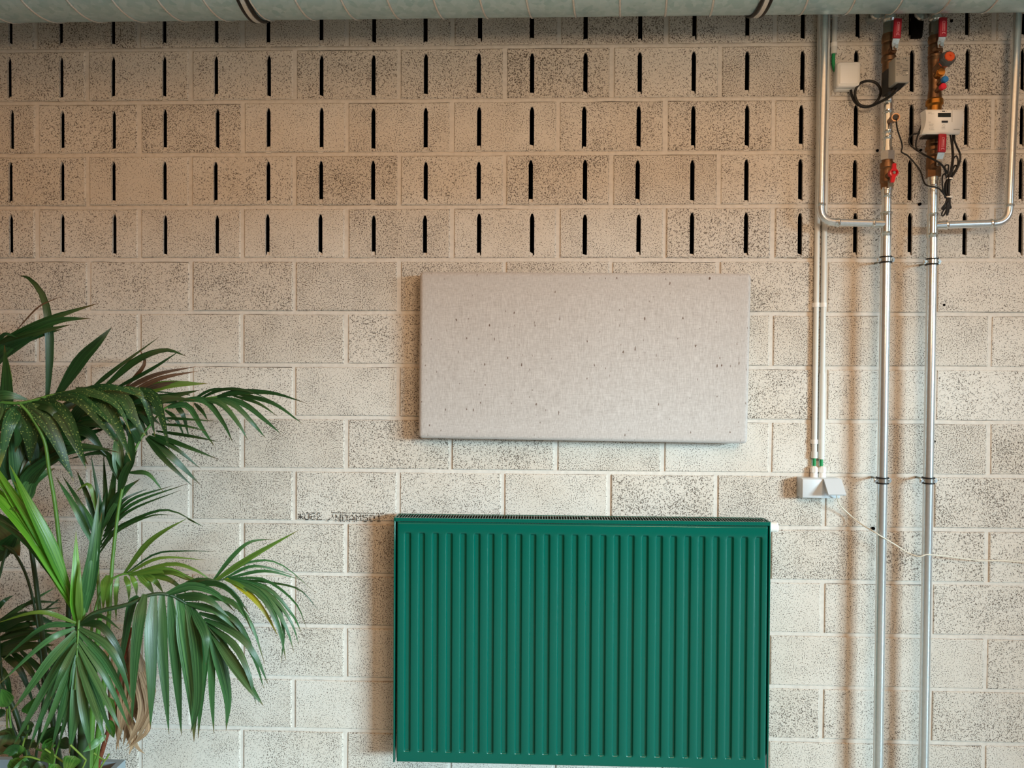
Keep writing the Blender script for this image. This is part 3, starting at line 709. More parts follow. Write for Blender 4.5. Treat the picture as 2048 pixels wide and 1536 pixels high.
# heat meter
hm=empty('heat_meter',P(1887,265,.13)); tag(hm,'white curved heat meter with small dark display on the right pipe stack','meter')
ml,mr_=P(1849,220,.17),P(1925,222,.17); mbz=P(1887,264.5,.17).z; mtz=P(1887,219.5,.17).z
hgt=mtz-mbz
def mfy(z):
    t=(z-mbz)/hgt; return -(.150+.022*t+.007*math.sin(math.pi*t))
m=MB(); n=10; vs=[]; fs=[]
for i in range(n+1):
    t=i/n; z=mbz+hgt*t; bul=math.sin(math.pi*t); yy=mfy(z)
    pin=.004*bul
    vs+=[(ml.x+pin,-.140,z),(ml.x+.002+pin,yy,z),(mr_.x+.002-pin*-.6,yy,z),(mr_.x+.003+pin*.6,-.140,z)]
for i in range(n):
    for j in range(3): fs.append((i*4+j,i*4+j+1,i*4+5+j,i*4+4+j))
fs+=[(3,2,1,0),(n*4,n*4+1,n*4+2,n*4+3)]+[(i*4+4,i*4+7,i*4+3,i*4) for i in range(n)]
m.add(vs,fs,False)
for i in range(n*3): m.sm[i]= (i%3==1)
m.build('meter_case',MAT_WHITE,hm)
def mpt(px,py):
    o=.165
    for _ in range(6):
        p=P(px,py,o); o=-mfy(p.z)
    return p
def mface(px0,py0,px1,py1,lift,mb):
    ys=[py1+(py0-py1)*i/2 for i in range(3)]; vs=[]
    for y in ys:
        for x in (px0,px1): p=mpt(x,y); vs.append((p.x,p.y-lift,p.z))
    mb.add(vs,[(0,1,3,2),(2,3,5,4)],False)
m=MB(); mface(1875.5,226,1901.5,234.2,.0011,m); m.build('display',MAT_LCD,hm)
m=MB(); mface(1883,241.5,1895.5,245.6,.0014,m); m.build('button',MAT_BLACK,hm)
m=MB(); mface(1883.5,221.7,1890,223.3,.0008,m); mface(1880,222,1881,223,.0008,m); mface(1892.5,222,1893.5,223,.0008,m); m.build('optical_port',MAT_BLACK,hm)
m=MB()
for yy,xa,xb in ((224,1857,1863),(226,1856,1862),(227.5,1862,1868),(244,1857,1861),(248,1858,1867),(251,1858,1866),(254,1859,1867),(257,1858,1867),(259.5,1859,1868)):
    x=xa
    while x<xb:
        wd=rnd.uniform(.8,2.2); mface(x,yy,min(x+wd,xb),yy+.7,.0008,m); x+=wd+rnd.uniform(.5,1)
mface(1883,255,1890,255.6,.0008,m); mface(1883,257.6,1890.5,258.2,.0008,m); mface(1907,258.4,1919,259.8,.0008,m)
for i in range(12):
    a=i/12*2*math.pi; mface(1887.5+2.4*math.cos(a)-.35,251.5+2.4*math.sin(a)-.35,1887.5+2.4*math.cos(a)+.35,251.5+2.4*math.sin(a)+.35,.0008,m)
m.build('printed_text',MAT_GREYP,hm)
m=MB(); mface(1903.4,221,1904.2,244,.001,m); m.build('cover_joint',MAT_GREYP,hm)
m=MB(); a=P(1853,265,.15); b=P(1893,270,.15); m.box((a.x,-.148,b.z),(b.x,-.100,mbz+.002)); m.build('meter_base',MAT_BLACK,hm)
m=MB(); B.lathe(m,[(219,0),(219,12),(268,12),(268,0)]); m.build('flow_body',MAT_BRASS,hm)
v=empty('ball_valve',B.at(352)); tag(v,'brass ball valve with red lever hanging just under the white heat meter','valve')
m=MB(); B.lathe(m,[(266,0),(266,12),(276,12),(278,14),(284,14.5),(286,13.5),(292,16),(298,16),(300,13),(306,12.5),(308,11.5),(312,13.4),(334,14),(338,12.5),(340,0)]); m.build('valve_body',MAT_BRASS,v)
m=MB(); B.lathe(m,cap(336,351,14),6,False,.2); m.build('hex_end',MAT_BRASS,v)
lever(v,B,268,305,327,(1883,1879.5),1885,.14)

# pipe clamps
def clamp(X,y,side,label):
    c=X.at(y); k=pxm(c); r=empty('pipe_clamp',c); tag(r,label,'pipe clamp','steel pipe clamps on the risers')
    m=MB(); X.lathe(m,[(y-5,10.2),(y-5,11.2),(y+5,11.2),(y+5,10.2)],24); m.build('clamp_band',MAT_CHROME,r)
    for s in (-1,1):
        m=MB(); X.lathe(m,[(y+s*5.2-1.4,10),(y+s*5.2-1.4,12.2),(y+s*5.2+1.4,12.2),(y+s*5.2+1.4,10)],24); m.build('rubber_liner',MAT_BLACK,r)
    for s in (-1,1):
        x=c.x+s*13.5*k; m=MB(); m.box((x-2.5*k,c.y-.004,c.z-.008),(x+2.5*k,c.y+.004,c.z+.008)); m.build('clamp_lug',MAT_CHROME,r)
        m=MB(); m.lathe((x,c.y-.009,c.z),(0,1,0),[(0,0),(0,2.6*k),(.006,2.6*k),(.006,1.6*k),(.016,1.6*k),(.016,0)],10); m.build('clamp_screw',MAT_CHROME,r)
    m=MB(); m.tube([(c.x,c.y+10*k,c.z),(c.x,.001,c.z)],.004,8); m.build('wall_rod',MAT_DULL,r)
clamp(A,514.5,1,'rubber-lined steel clamp high on the left of the two long pipes')
clamp(B,518.5,-1,'rubber-lined steel clamp high on the right of the two long pipes')
clamp(A,955,1,'rubber-lined steel clamp low on the left of the two long pipes, beside the socket box')
clamp(B,955,-1,'rubber-lined steel clamp low on the right of the two long pipes')

# conduits, junction box, double socket
def conduit(x0,y0,x1,y1,label,r=.0095,off=.0125,cl=(),cable=None,coup=None):
    root=empty('cable_conduit',P(x1,y1,off)); tag(root,label,'conduit')
    a,b=P(x0,y0,off),P(x1,y1,off)
    m=MB(); m.tube([a,b],r,14); m.build('conduit_tube',MAT_CONDUIT,root)
    for y in cl:
        p=a.lerp(b,(y-y0)/(y1-y0)); m=MB(); m.box((p.x-.0117,-.012,p.z-.008),(p.x+.0117,.0,p.z+.008)); m.tube([(p.x,-off,p.z-.008),(p.x,-off,p.z+.008)],r+.002,14); m.build('saddle_clip',MAT_WHITE,root)
    if coup:
        p=a.lerp(b,(coup[0]-y0)/(y1-y0)); q_=a.lerp(b,(coup[1]-y0)/(y1-y0)); m=MB(); m.tube([p,q_],r+.0022,14); m.build('end_sleeve',MAT_CONDUIT,root)
    if cable:
        m=MB(); m.tube(catmull([P(x,y,off) for x,y in cable],14),.0062,10); m.build('green_cable',MAT_GREENC,root)['label']='bare green cable showing at the conduit end'
    return root
conduit(1640.5,5,1628.5,916,'left of the two white conduits running down to the double socket',cl=(608,883),cable=[(1628.7,912),(1628.3,936)],coup=(903,916))
conduit(1655.5,5,1642.3,918,'right of the two white conduits running down to the double socket',cl=(608,883),cable=[(1642.5,914),(1642.5,936)],coup=(745,918))
conduit(1671,5,1667.6,104,'short white conduit ending above the white junction box',cl=(30,90),cable=[(1667.7,100),(1666.6,118),(1667,130),(1671,143),(1679,150)],coup=(94,108))
jb=empty('junction_box',P(1697,180,.02)); tag(jb,'square white junction box with rounded lid beside the steel branch pipe','junction box')
a,b=P(1670,126,.02),P(1719,181,.02); rounded('box_base',MAT_WHITE,(a.x,-.030,b.z),(b.x,.001,a.z),.008,3,jb)
a,b=P(1675.5,122.5,.055),P(1722,172.5,.055); rounded('box_lid',MAT_WHITE,(a.x,-.055,b.z),(b.x,-.026,a.z),.010,4,jb)
a2,b2=P(1679.5,127.5,.057),P(1718,168,.057); rounded('lid_panel',MAT_WHITE,(a2.x,-.0575,b2.z),(b2.x,-.05,a2.z),.006,3,jb)
so=.058
sk=empty('double_socket',P(1642,998,.03)); tag(sk,'light grey double socket box with its right flap hanging open','socket')
a,b=P(1604,957,so),P(1681.5,997.5,so); mid=P(1644.5,975,so).x
rounded('socket_body',MAT_LGREY,(a.x,-so+.005,b.z),(b.x,.001,a.z),.003,2,sk)
rounded('socket_cover',MAT_LGREY,(a.x+.001,-so-.003,b.z+.003),(mid-.001,-so+.006,a.z-.002),.002,2,sk)
hg=a.z-.003; fh=(a.z-b.z)-.004; ph=math.radians(43)
m=MB(); w_=(mid+.003,b.x-.001)
dv=Vector((0,-math.sin(ph),-math.cos(ph))); nv=Vector((0,-math.cos(ph),math.sin(ph)))
o0=Vector((0,-so-.001,hg))
f_=[]
for dn in (.006,0):
    for (x,t) in ((w_[0],0),(w_[1],0),(w_[1],fh),(w_[0],fh)):
        p=o0+dv*t+nv*dn; f_.append((x,p.y,p.z))
m.hull8(f_[:4][::-1],f_[4:][::-1]); m.build('open_flap',MAT_LGREY,sk)['label']='hinged flap standing open over a plug'
m=MB(); m.lathe(((mid+b.x)/2,-so+.006,(a.z+b.z)/2),(0,-1,0),[(0,.021),(.006,.021),(.006,.018),(.002,.018),(.002,0)],24); m.build('socket_outlet',MAT_WHITE,sk)
rounded('plug',MAT_WHITE,((mid+b.x)/2-.013,-so-.022,(a.z+b.z)/2-.013),((mid+b.x)/2+.013,-so+.002,(a.z+b.z)/2+.013),.005,3,sk)
for x in (1621.5+6.5,1638.5+5.5):
    t=P(x,935,.0125); b_=P(x,958,.0125); L=(t.z-b_.z); m=MB()
    zz=a.z
    m.lathe((t.x,-.0135,zz-.001),(0,0,1),[(0,.0135),(.015,.0135),(.015,.0115),(.019,.0115)],14)
    m.lathe((t.x,-.0135,zz+.018),(0,0,1),[(0,.0125),(0,.0145),(.016,.0145),(.02,.011),(.023,.007),(.023,0)],8,False); m.build('cable_gland',MAT_WHITE,sk)

# loose cables
def cable(name,pts,r,label,mat=MAT_BLACK,n=60,cat='cable',group=None):
    q_=catmull([P(*p) for p in pts],n); m=MB(); m.tube(q_,r,8); o=m.build(name,mat); tag(o,label,cat,group); return o
cable('power_wire',[(1672,988,.075),(1680,1010,.05),(1700,1030,.03),(1722,1048,.05),(1747,1063,.10),(1763,1073,.108),(1790,1089,.09),(1815,1105,.09),(1838,1113,.108),(1851,1109.5,.110),(1860,1109.5,.105),(1890,1112,.07),(1940,1119,.04),(1970,1121.5,.03),(2010,1121.5,.03),(2075,1127,.03)],.0022,'thin cream wire drooping from the socket flap across both pipes',MAT_WIRE,90,'wire')
cable('actuator_cable',[(1701,176,.02),(1704,192,.03),(1712,206,.04),(1728,214,.05),(1746,210,.055),(1758,196,.06),(1761,180,.06),(1752,166,.055),(1736,162,.05),(1720,167,.05),(1711,180,.045),(1711,196,.045),(1720,210,.05),(1738,213,.06),(1758,205,.09),(1776,195,.125),(1790,184,.15),(1799,171,.152)],.0048,'black cable coiled in a loop between junction box and actuator',n=110)
cable('meter_cable',[(1850,224,.13),(1846,227,.14),(1846,238,.14),(1845,246,.13),(1838,264,.12),(1833,280,.12),(1832,293,.115),(1838,303,.12),(1858,315,.13),(1876,324,.155),(1886,333,.15),(1893,347,.13)],.0028,'thin black cable leaving the upper left of the heat meter')
cable('meter_cable',[(1852,263,.13),(1838,266,.13),(1824,270,.12),(1818,279,.11),(1821,290,.11),(1833,300,.115),(1852,311,.13),(1872,321,.158),(1884,330,.152),(1895,345,.13)],.0030,'thin black cable bowing out from the lower left of the heat meter')
cable('sensor_cable',[(1793,238,.172),(1793,249,.15),(1796,263,.12),(1802,281,.1),(1804.5,294,.09),(1803,304,.09),(1815,311,.09),(1829,326,.09),(1841,343,.095),(1846,359,.105),(1851,369,.118),(1862,373,.128),(1876,376,.128),(1886,386,.115),(1893,397,.11)],.0026,'thin black cable looping from the brass sensor pocket to the tied cables')
cb=empty('cable_bundle',P(1892,428,.11)); tag(cb,'bundle of spare black cable held by white ties beside the right pipe','cable bundle')
def strand(pts,r=.0027,n=40):
    m=MB(); m.tube(catmull([P(*p) for p in pts],n),r,7); return m.build('cable_strand',MAT_BLACK,cb)
strand([(1900,266,.12),(1902,280,.12),(1904,298,.115),(1904.5,318,.11),(1901,340,.11),(1897,358,.11)])
strand([(1905,266,.12),(1905.5,290,.12),(1907,312,.115),(1905,335,.11),(1899,358,.11)])
strand([(1909,266,.12),(1909,280,.12),(1914,294,.115),(1920,308,.11),(1920,322,.11),(1913,340,.105),(1903,355,.105)],.0034)
strand([(1898,357,.105),(1903,335,.105),(1906,320,.11),(1912,312,.11),(1916,320,.11),(1914,333,.105),(1904,350,.1),(1899,358,.1)])
strand([(1893,357,.105),(1890,338,.11),(1891,331,.11),(1897,331,.11),(1896,345,.105),(1896,360,.105)])
strand([(1900,357,.10),(1906,338,.105),(1910,331,.1),(1913,334,.1),(1908,346,.1),(1901,358,.1)])
strand([(1894,346,.105),(1886,350,.11),(1884.5,362,.115),(1886,380,.11),(1891,396,.105)])
for i in range(7):
    dx=-4.6+i*1.5; yo=.098+.004*(i%3)
    strand([(1896+dx*.5,352,yo),(1897+dx*.55,358,yo),(1894.5+dx,368,yo+.002),(1894+dx,382,yo),(1896+dx*.55,395,yo),(1895+dx*.7,404,yo)],.0026,14)
strand([(1896,396,.105),(1890,408,.105),(1884,416,.105),(1886,418,.105),(1893,404,.10),(1897,396,.10)])
strand([(1897,396,.10),(1893,412,.10),(1885,424,.105),(1884,431,.105),(1888,430,.105),(1893,418,.1),(1898,397,.1)])
strand([(1898,396,.10),(1897,412,.10),(1893,427,.10),(1895,429,.1),(1899,414,.1),(1900,397,.1)])
strand([(1900,396,.10),(1900,408,.10),(1902,415,.10),(1899,416,.1),(1897,405,.1),(1897,396,.1)])
for y,x in ((358,1898),(395,1897)):
    c=P(x,y,.101); m=MB(); m.lathe((c.x,c.y,c.z-.0025),(0.1,0,1),[(0,.010),(0,.0125),(.005,.0125),(.005,.010)],16); m.build('zip_tie',MAT_WHITE,cb)
c=P(1902,381,.09)
m=MB(); a=P(1894,372,.088); b=P(1902,378,.088)
for yy in (374,378): 
    q_=P(1897.5,yy,.0905); m.lathe(q_,(0,-1,0),[(0,.0024),(.001,.0022),(.001,0)],8)
m.build('cable_tag',MAT_WHITE,cb)

# ------------------------------------------------------------------ palm
def leaf_mesh(pts3, wpx, roll, fold=.16, prof=None, n=11):
    """folded ribbon along 3D points; widest about a third of the way, running out to a point"""
    c=catmull(pts3,n); k=pxm(c[0]); w=wpx*k/2/max(.45,math.cos(roll)); m=MB(); m.uv=[]
    vs=[]
    for i,p in enumerate(c):
        t=i/(n-1)
        T=(c[min(i+1,n-1)]-c[max(i-1,0)]).normalized(); V=(CAM-p).normalized()
        S=T.cross(V)
        if S.length<.05: S=Vector((1,0,0))
        S.normalize(); N=S.cross(T).normalized()
        rr=roll*(.6+.8*t)
        S2=S*math.cos(rr)+N*math.sin(rr); N2=N*math.cos(rr)-S*math.sin(rr)
        f = (.4+.6*min(1,t/.25)) if t<.25 else max(0,1-((t-.25)/.75)**1.7)
        if prof: f=prof(t)
        ww=max(w*f,.0004)
        vs+=[p-S2*ww,p-N2*(fold*ww*1.2),p+S2*ww]
        m.uv+=[(0,t),(.5,t),(1,t)]
    m.add(vs,[(i*3+j,i*3+j+1,i*3+4+j,i*3+3+j) for i in range(n-1) for j in range(2)])
    return m
SOIL=P(251,1519,.28).z-.045
plant_loc=P(160,1520,.50); plant_loc.z=SOIL
palm=empty('palm_plant',plant_loc); tag(palm,'large feathery green palm filling the lower left in front of the block wall','plant')
WS=1.12
def frond(rachis,off,leaves,mat,stem_mat=None,rr=(.006,.002),seed=0,dof=.10):
    """rachis [(px,py)], off (base, tip) distance from the wall; leaves [(px..)] = (points, width[, material])"""
    r=random.Random(seed)
    n=max(8,len(rachis)*4); o0,o1=off
    pts=[]
    m_=len(rachis)
    base=[P(x,y,o0+(o1-o0)*i/(m_-1)) for i,(x,y) in enumerate(rachis)]
    c=catmull(base,n); m=MB(); m.tube(c,[rr[0]+(rr[1]-rr[0])*i/(n-1) for i in range(n)],7)
    fr=m.build('frond',stem_mat or MAT_STEM,palm)
    for lf in leaves:
        q=lf[0]; wpx=lf[1]; mt=lf[2] if len(lf)>2 else mat
        # leaflet springs from the rachis depth nearest to its foot, then leans to or from the wall
        bx=min(range(n),key=lambda i:(proj(c[i])-Vector(q[0])).length)
        ob=-c[bx].y; ot=max(.03,ob+r.uniform(-dof,dof))
        L=len(q)-1; p3=[]
        for i,(x,y) in enumerate(q):
            t=i/L; p3.append(P(x,y,max(.025,ob+(ot-ob)*t+.03*math.sin(math.pi*t))))
        lm=leaf_mesh(p3,wpx*WS,r.uniform(-.5,.5),r.uniform(.1,.3))
        lm.build('leaflet',mt,fr)
    return fr
def proj(p):
    d=p-CAM; z=d.dot(FW); return Vector((1024+FPX*d.dot(RT)/z,768-FPX*d.dot(UP)/z))
L3=lambda a,b,c,w,*m:(((a),(b),(c)),w,*m)
D_,M_,B_,O_,S_,Y_,R_=LEAF_DARK,LEAF_MID,LEAF_BRIGHT,LEAF_OLIVE,LEAF_SPECK,LEAF_YELLOW,LEAF_RUST
# frond entering at the upper left
frond([(-60,735),(-20,708),(40,675),(95,648)],(.34,.30),[
 (((-35,712),(40,668),(110,634),(198,606)),17),(((-30,706),(60,662),(120,640),(183,637)),17),(((-30,708),(50,672),(142,649)),17),
 (((-30,712),(50,678),(125,658)),18),(((-30,722),(20,695),(80,669)),26),(((-40,740),(0,705),(48,676)),30),
 (((-10,690),(10,668),(36,676)),7,M_),(((30,664),(72,618),(100,602),(134,590)),2.6,R_)],D_,MAT_STEMD,(.006,.003),1,.05)
frond([(12,830),(10,770),(8,700)],(.40,.40),[(((12,830),(13,770),(9,690)),21,D_),(((16,820),(20,760),(12,705)),8,O_)],D_,MAT_STEMD,(.004,.002),2,.03)
# high dark frond behind, tall leaflets
frond([(60,1000),(70,900),(100,830),(180,785),(290,782),(380,790)],(.36,.22),[
 (((94,800),(99,720),(97,640),(84,588),(57,556),(38,552)),14),(((112,795),(160,722),(195,685),(224,654)),21),
 (((185,775),(235,735),(318,674)),8),(((205,778),(270,722),(330,700),(374,713)),12),(((225,780),(300,740),(362,700)),7),
 (((240,785),(310,750),(392,733)),9,R_),(((255,788),(320,757),(396,742)),9,R_),(((262,792),(330,770),(416,767)),18,O_),
 (((275,790),(320,772),(378,762)),14,R_),(((250,776),(288,730),(280,700)),7,R_),(((210,790),(250,800),(306,806)),12,R_),
 (((130,812),(200,800),(285,775)),22),(((150,820),(220,815),(310,790)),22),(((120,835),(190,830),(275,800)),20),(((110,860),(170,850),(250,812)),18),
 (((105,890),(165,855),(235,838)),24),(((96,930),(150,880),(215,855)),20),(((280,800),(330,795),(400,780)),16),(((240,805),(300,800),(370,806)),16),
 (((86,905),(110,860),(170,838)),24),(((80,930),(100,880),(130,860)),26)],D_,MAT_STEMD,(.006,.002),3,.05)
# far right arching tip
frond([(218,1235),(226,1110),(243,985),(270,900),(300,850),(345,808),(430,794),(500,788)],(.42,.22),[
 (((335,815),(375,812),(405,858),(430,894)),11),(((360,800),(410,802),(446,845),(466,886)),11),(((392,797),(440,806),(476,846),(496,881)),10),
 (((415,796),(466,808),(507,848),(531,876)),10),(((440,794),(488,808),(532,842),(562,868)),10),(((465,791),(515,806),(556,833)),6,D_),
 (((478,789),(545,806),(606,848)),8),(((495,788),(556,812),(592,840)),5,D_),(((430,795),(478,784),(545,786),(612,806)),10,D_),
 (((395,800),(440,780),(490,780),(545,802)),6,D_),(((380,803),(430,778),(500,786)),5,D_),
 (((322,836),(370,838),(438,843)),5,D_),(((318,848),(370,852),(413,862)),5,D_),(((312,862),(380,872),(440,884)),6,D_),(((304,868),(370,892),(437,919)),9,D_),
 (((298,872),(350,896),(402,938)),9,D_),(((294,874),(345,915),(402,971)),14,D_),(((292,876),(335,925),(386,973)),10,D_),
 (((388,806),(404,822),(416,842)),7,D_),(((350,810),(366,830),(378,875)),9,D_),(((330,820),(352,838),(372,880)),7,D_),
 (((300,852),(292,820),(330,798),(392,800)),22,D_),(((290,872),(268,830),(300,806),(350,800)),26,D_),
 (((278,885),(262,860),(256,838)),20,D_),(((246,965),(236,905),(240,842)),22),(((252,950),(262,900),(258,855)),17,D_),(((258,945),(296,948),(328,985)),8),
 (((246,970),(230,935),(205,905),(130,920)),14,D_),(((238,985),(252,940),(275,900)),14,D_)],M_,MAT_STEM,(.0065,.002),4,.06)
# speckled foreground frond hanging from the left
frond([(136,1205),(124,1130),(110,1010),(98,940),(88,880),(60,830),(40,808)],(.52,.56),[],S_,MAT_STEM,(.007,.004),5)
frond([(-40,800),(40,806),(110,789),(190,776),(260,782)],(.56,.40),[
 (((38,812),(18,850),(0,935)),24),(((36,814),(58,862),(60,926)),34),(((46,808),(86,832),(118,890),(147,962)),28),(((74,800),(122,826),(150,880),(172,937)),28),
 (((92,796),(150,798),(195,840),(238,892)),15),(((108,790),(158,793),(200,825),(236,862)),13),(((150,780),(200,795),(234,850),(262,922)),25),
 (((196,776),(246,796),(270,840),(292,872)),21),(((216,776),(280,786),(300,830),(310,872)),15),(((248,782),(302,790),(322,830),(339,902)),20),
 (((0,802),(-14,840),(-20,890)),24),(((20,808),(8,840),(-12,870)),26),(((28,812),(40,860),(30,905)),22,D_),(((60,806),(100,818),(130,860)),16,D_),
 (((120,788),(180,785),(235,812),(262,868)),14),(((-20,802),(10,790),(60,800)),20,M_),(((160,780),(225,774),(285,792)),12)],S_,MAT_STEM,(.006,.003),6,.08)
frond([(50,1020),(60,930),(110,860),(200,825),(300,812)],(.42,.34),[
 (((70,905),(110,900),(150,960)),22),(((90,880),(140,880),(176,930)),22),(((110,862),(170,862),(214,912)),22),(((140,848),(200,846),(244,890)),20),(((170,836),(226,836),(266,872)),18),
 (((200,826),(250,826),(290,860)),18),(((230,820),(280,820),(322,850)),16),(((260,815),(300,818),(344,846)),14),(((100,870),(118,826),(166,800)),22),(((140,850),(166,814),(214,792)),20),
 (((180,834),(206,806),(258,790)),20),(((220,822),(250,800),(300,788)),18),(((60,940),(46,900),(40,850)),22),(((64,920),(80,870),(96,830)),22)],D_,MAT_STEMD,(.006,.003),27,.05)
# bluish dark leaves on the far left
frond([(46,1010),(42,960),(30,900),(20,840)],(.45,.46),[
 (((42,990),(32,900),(24,826)),26,M_),(((46,1000),(56,940),(66,860)),26,D_),(((44,985),(66,930),(90,890)),24,D_),
 (((44,1000),(58,950),(130,905),(228,897)),20,D_),(((48,990),(90,925),(160,892),(238,905)),16,D_),(((46,1010),(60,965),(110,936)),30,M_),
 (((20,960),(4,900),(-10,850)),26,D_),(((10,970),(-6,930),(-24,880)),22,M_),(((70,930),(62,880),(70,840)),22,D_)],D_,MAT_STEMD,(.006,.004),7,.05)
# bright young spears and folded frond
frond([(152,1250),(140,1190),(100,1110),(50,1035),(-10,960)],(.56,.60),[
 (((146,1215),(90,1110),(30,1020),(-50,930)),20),(((142,1200),(80,1090),(0,1000),(-40,965)),24),(((140,1190),(100,1090),(60,1010),(20,930)),22),
 (((134,1180),(80,1070),(20,985),(-20,915)),26),(((132,1170),(105,1090),(75,1035),(54,1010)),14),(((126,1160),(70,1080),(-30,1010)),16,M_),
 (((130,1165),(90,1065),(50,1000),(26,960)),16),(((136,1190),(60,1090),(-30,1025)),14,M_),(((140,1200),(112,1110),(92,1060),(62,1015)),10,O_),
 (((120,1140),(60,1040),(-10,940)),18),(((110,1120),(50,1030),(22,1020),(24,1040)),10,O_)],B_,MAT_STEM,(.008,.003),8,.05)
frond([(158,1252),(152,1180),(153,1130)],(.57,.57),[(((154,1248),(152,1170),(152,1062)),20,B_),(((160,1246),(158,1180),(160,1120)),12,O_)],B_,MAT_STEM,(.006,.002),9,.03)
frond([(164,1250),(176,1160),(190,1090)],(.55,.53),[(((164,1235),(184,1110),(198,985)),18),(((170,1225),(188,1130),(204,1025)),18),(((162,1225),(176,1140),(190,1060)),16),(((178,1190),(190,1120),(200,1060)),12,M_)],M_,MAT_STEM,(.007,.003),10,.03)
# middle fan against the wall
frond([(200,1232),(196,1160),(197,1100),(208,1048)],(.40,.30),[
 (((184,1085),(150,1015),(111,953)),12,M_),(((186,1066),(158,1005),(124,950)),9),(((192,1046),(172,985),(152,940)),9),(((206,1046),(198,1000),(181,905)),9),
 (((211,1042),(211,990),(207,907)),10),(((217,1046),(224,985),(236,895)),13,M_),(((211,1050),(236,992),(281,957)),15),(((213,1056),(245,1002),(296,977)),7),
 (((209,1063),(258,1002),(346,971)),7),(((206,1073),(262,1010),(376,967)),7),(((203,1083),(255,1024),(362,980)),6),(((201,1096),(232,1058),(300,1026),(346,1022),(406,1053)),6),
 (((199,1106),(232,1064),(300,1032),(348,1030)),5),(((204,1060),(190,1000),(176,968),(150,985)),9,O_),(((200,1075),(205,1020),(214,975)),8),(((206,1058),(228,1012),(262,975)),9,M_),
 (((203,1090),(182,1040),(160,1000)),9,M_)],D_,MAT_STEM,(.006,.003),11,.05)
# olive frond turning over at mid height
frond([(178,1300),(188,1230),(205,1180),(240,1150),(300,1146)],(.46,.38),[
 (((248,1148),(290,1092),(328,1062),(374,1037)),10),(((252,1147),(310,1108),(370,1102),(432,1103)),3.5,D_),(((254,1148),(320,1116),(412,1120)),6),
 (((256,1149),(340,1128),(390,1140),(432,1168)),7),(((258,1150),(330,1140),(380,1158),(425,1172)),12),(((216,1150),(208,1175),(206,1222)),14),
 (((236,1154),(232,1185),(232,1244)),9),(((250,1152),(257,1172),(258,1205)),9),(((262,1150),(271,1170),(274,1195)),9),(((276,1148),(296,1168),(309,1190)),13),
 (((286,1148),(310,1162),(327,1186)),11),(((294,1148),(340,1160),(376,1190)),10),(((225,1155),(214,1180),(216,1240)),8),(((300,1148),(350,1146),(395,1170)),8),(((374,1037),(390,1045),(406,1053)),2.5,D_)],O_,MAT_STEM,(.005,.003),12,.05)
# right-hand small frond
frond([(340,1190),(380,1178),(425,1163),(465,1157)],(.36,.28),[
 (((425,1163),(464,1114),(500,1084),(548,1078)),8,M_),(((429,1162),(505,1112),(598,1060)),11,O_),(((438,1158),(500,1124),(560,1128),(632,1186)),4),
 (((450,1156),(510,1132),(592,1152)),6),(((456,1156),(530,1142),(604,1160)),6),(((460,1156),(530,1160),(590,1205),(613,1256)),5),(((462,1157),(535,1176),(585,1230),(603,1266)),7),
 (((464,1158),(535,1186),(580,1240),(598,1290)),7),(((461,1157),(528,1188),(570,1250),(588,1304)),9),(((452,1156),(520,1188),(556,1250),(572,1322)),12),
 (((452,1156),(498,1188),(530,1225),(556,1272)),10,Y_),(((446,1157),(488,1176),(532,1226)),7,O_),(((466,1158),(545,1196),(567,1260),(562,1326)),8),(((468,1158),(540,1165),(600,1180),(640,1225)),4,D_),
 (((440,1158),(480,1128),(530,1122)),7,D_),(((458,1157),(520,1176),(570,1228)),9)],M_,MAT_STEMD,(.004,.002),13,.06)
# big drooping frond in the middle
frond([(160,1252),(190,1226),(255,1209),(300,1190),(340,1190),(378,1212),(405,1240),(424,1266)],(.58,.40),[
 (((276,1192),(262,1212),(248,1290),(226,1405)),15,D_),(((290,1188),(278,1240),(268,1340),(264,1448)),20),(((308,1187),(302,1270),(303,1370),(301,1458)),22),
 (((324,1187),(322,1270),(330,1370),(338,1468)),21),(((340,1190),(348,1280),(356,1380),(363,1472)),20),(((358,1196),(372,1290),(386,1400),(388,1484)),27),
 (((374,1206),(392,1290),(396,1400),(381,1466)),20),(((396,1228),(408,1290),(402,1390),(396,1478)),18),(((414,1250),(422,1320),(424,1400),(428,1468)),14),
 (((418,1256),(442,1330),(456,1400),(452,1462)),21),(((421,1260),(466,1326),(500,1375),(527,1412)),19),(((416,1248),(470,1292),(498,1350),(512,1408)),12),
 (((408,1238),(470,1266),(510,1310),(536,1368)),13),(((398,1226),(466,1250),(506,1310),(528,1378)),12),(((386,1214),(460,1232),(496,1280),(515,1335)),11),
 (((368,1200),(450,1198),(500,1244),(530,1330)),10),(((346,1188),(420,1166),(470,1192),(508,1272)),10,D_),(((336,1188),(400,1162),(460,1180),(500,1230)),13,D_),
 (((330,1190),(380,1172),(430,1186),(470,1224)),15,M_),(((352,1192),(410,1196),(460,1236)),14,M_),(((372,1206),(430,1222),(476,1262)),12),(((412,1244),(450,1290),(470,1340)),10),
 (((384,1216),(410,1270),(412,1330)),16)],M_,MAT_STEMD,(.008,.003),14,.08)
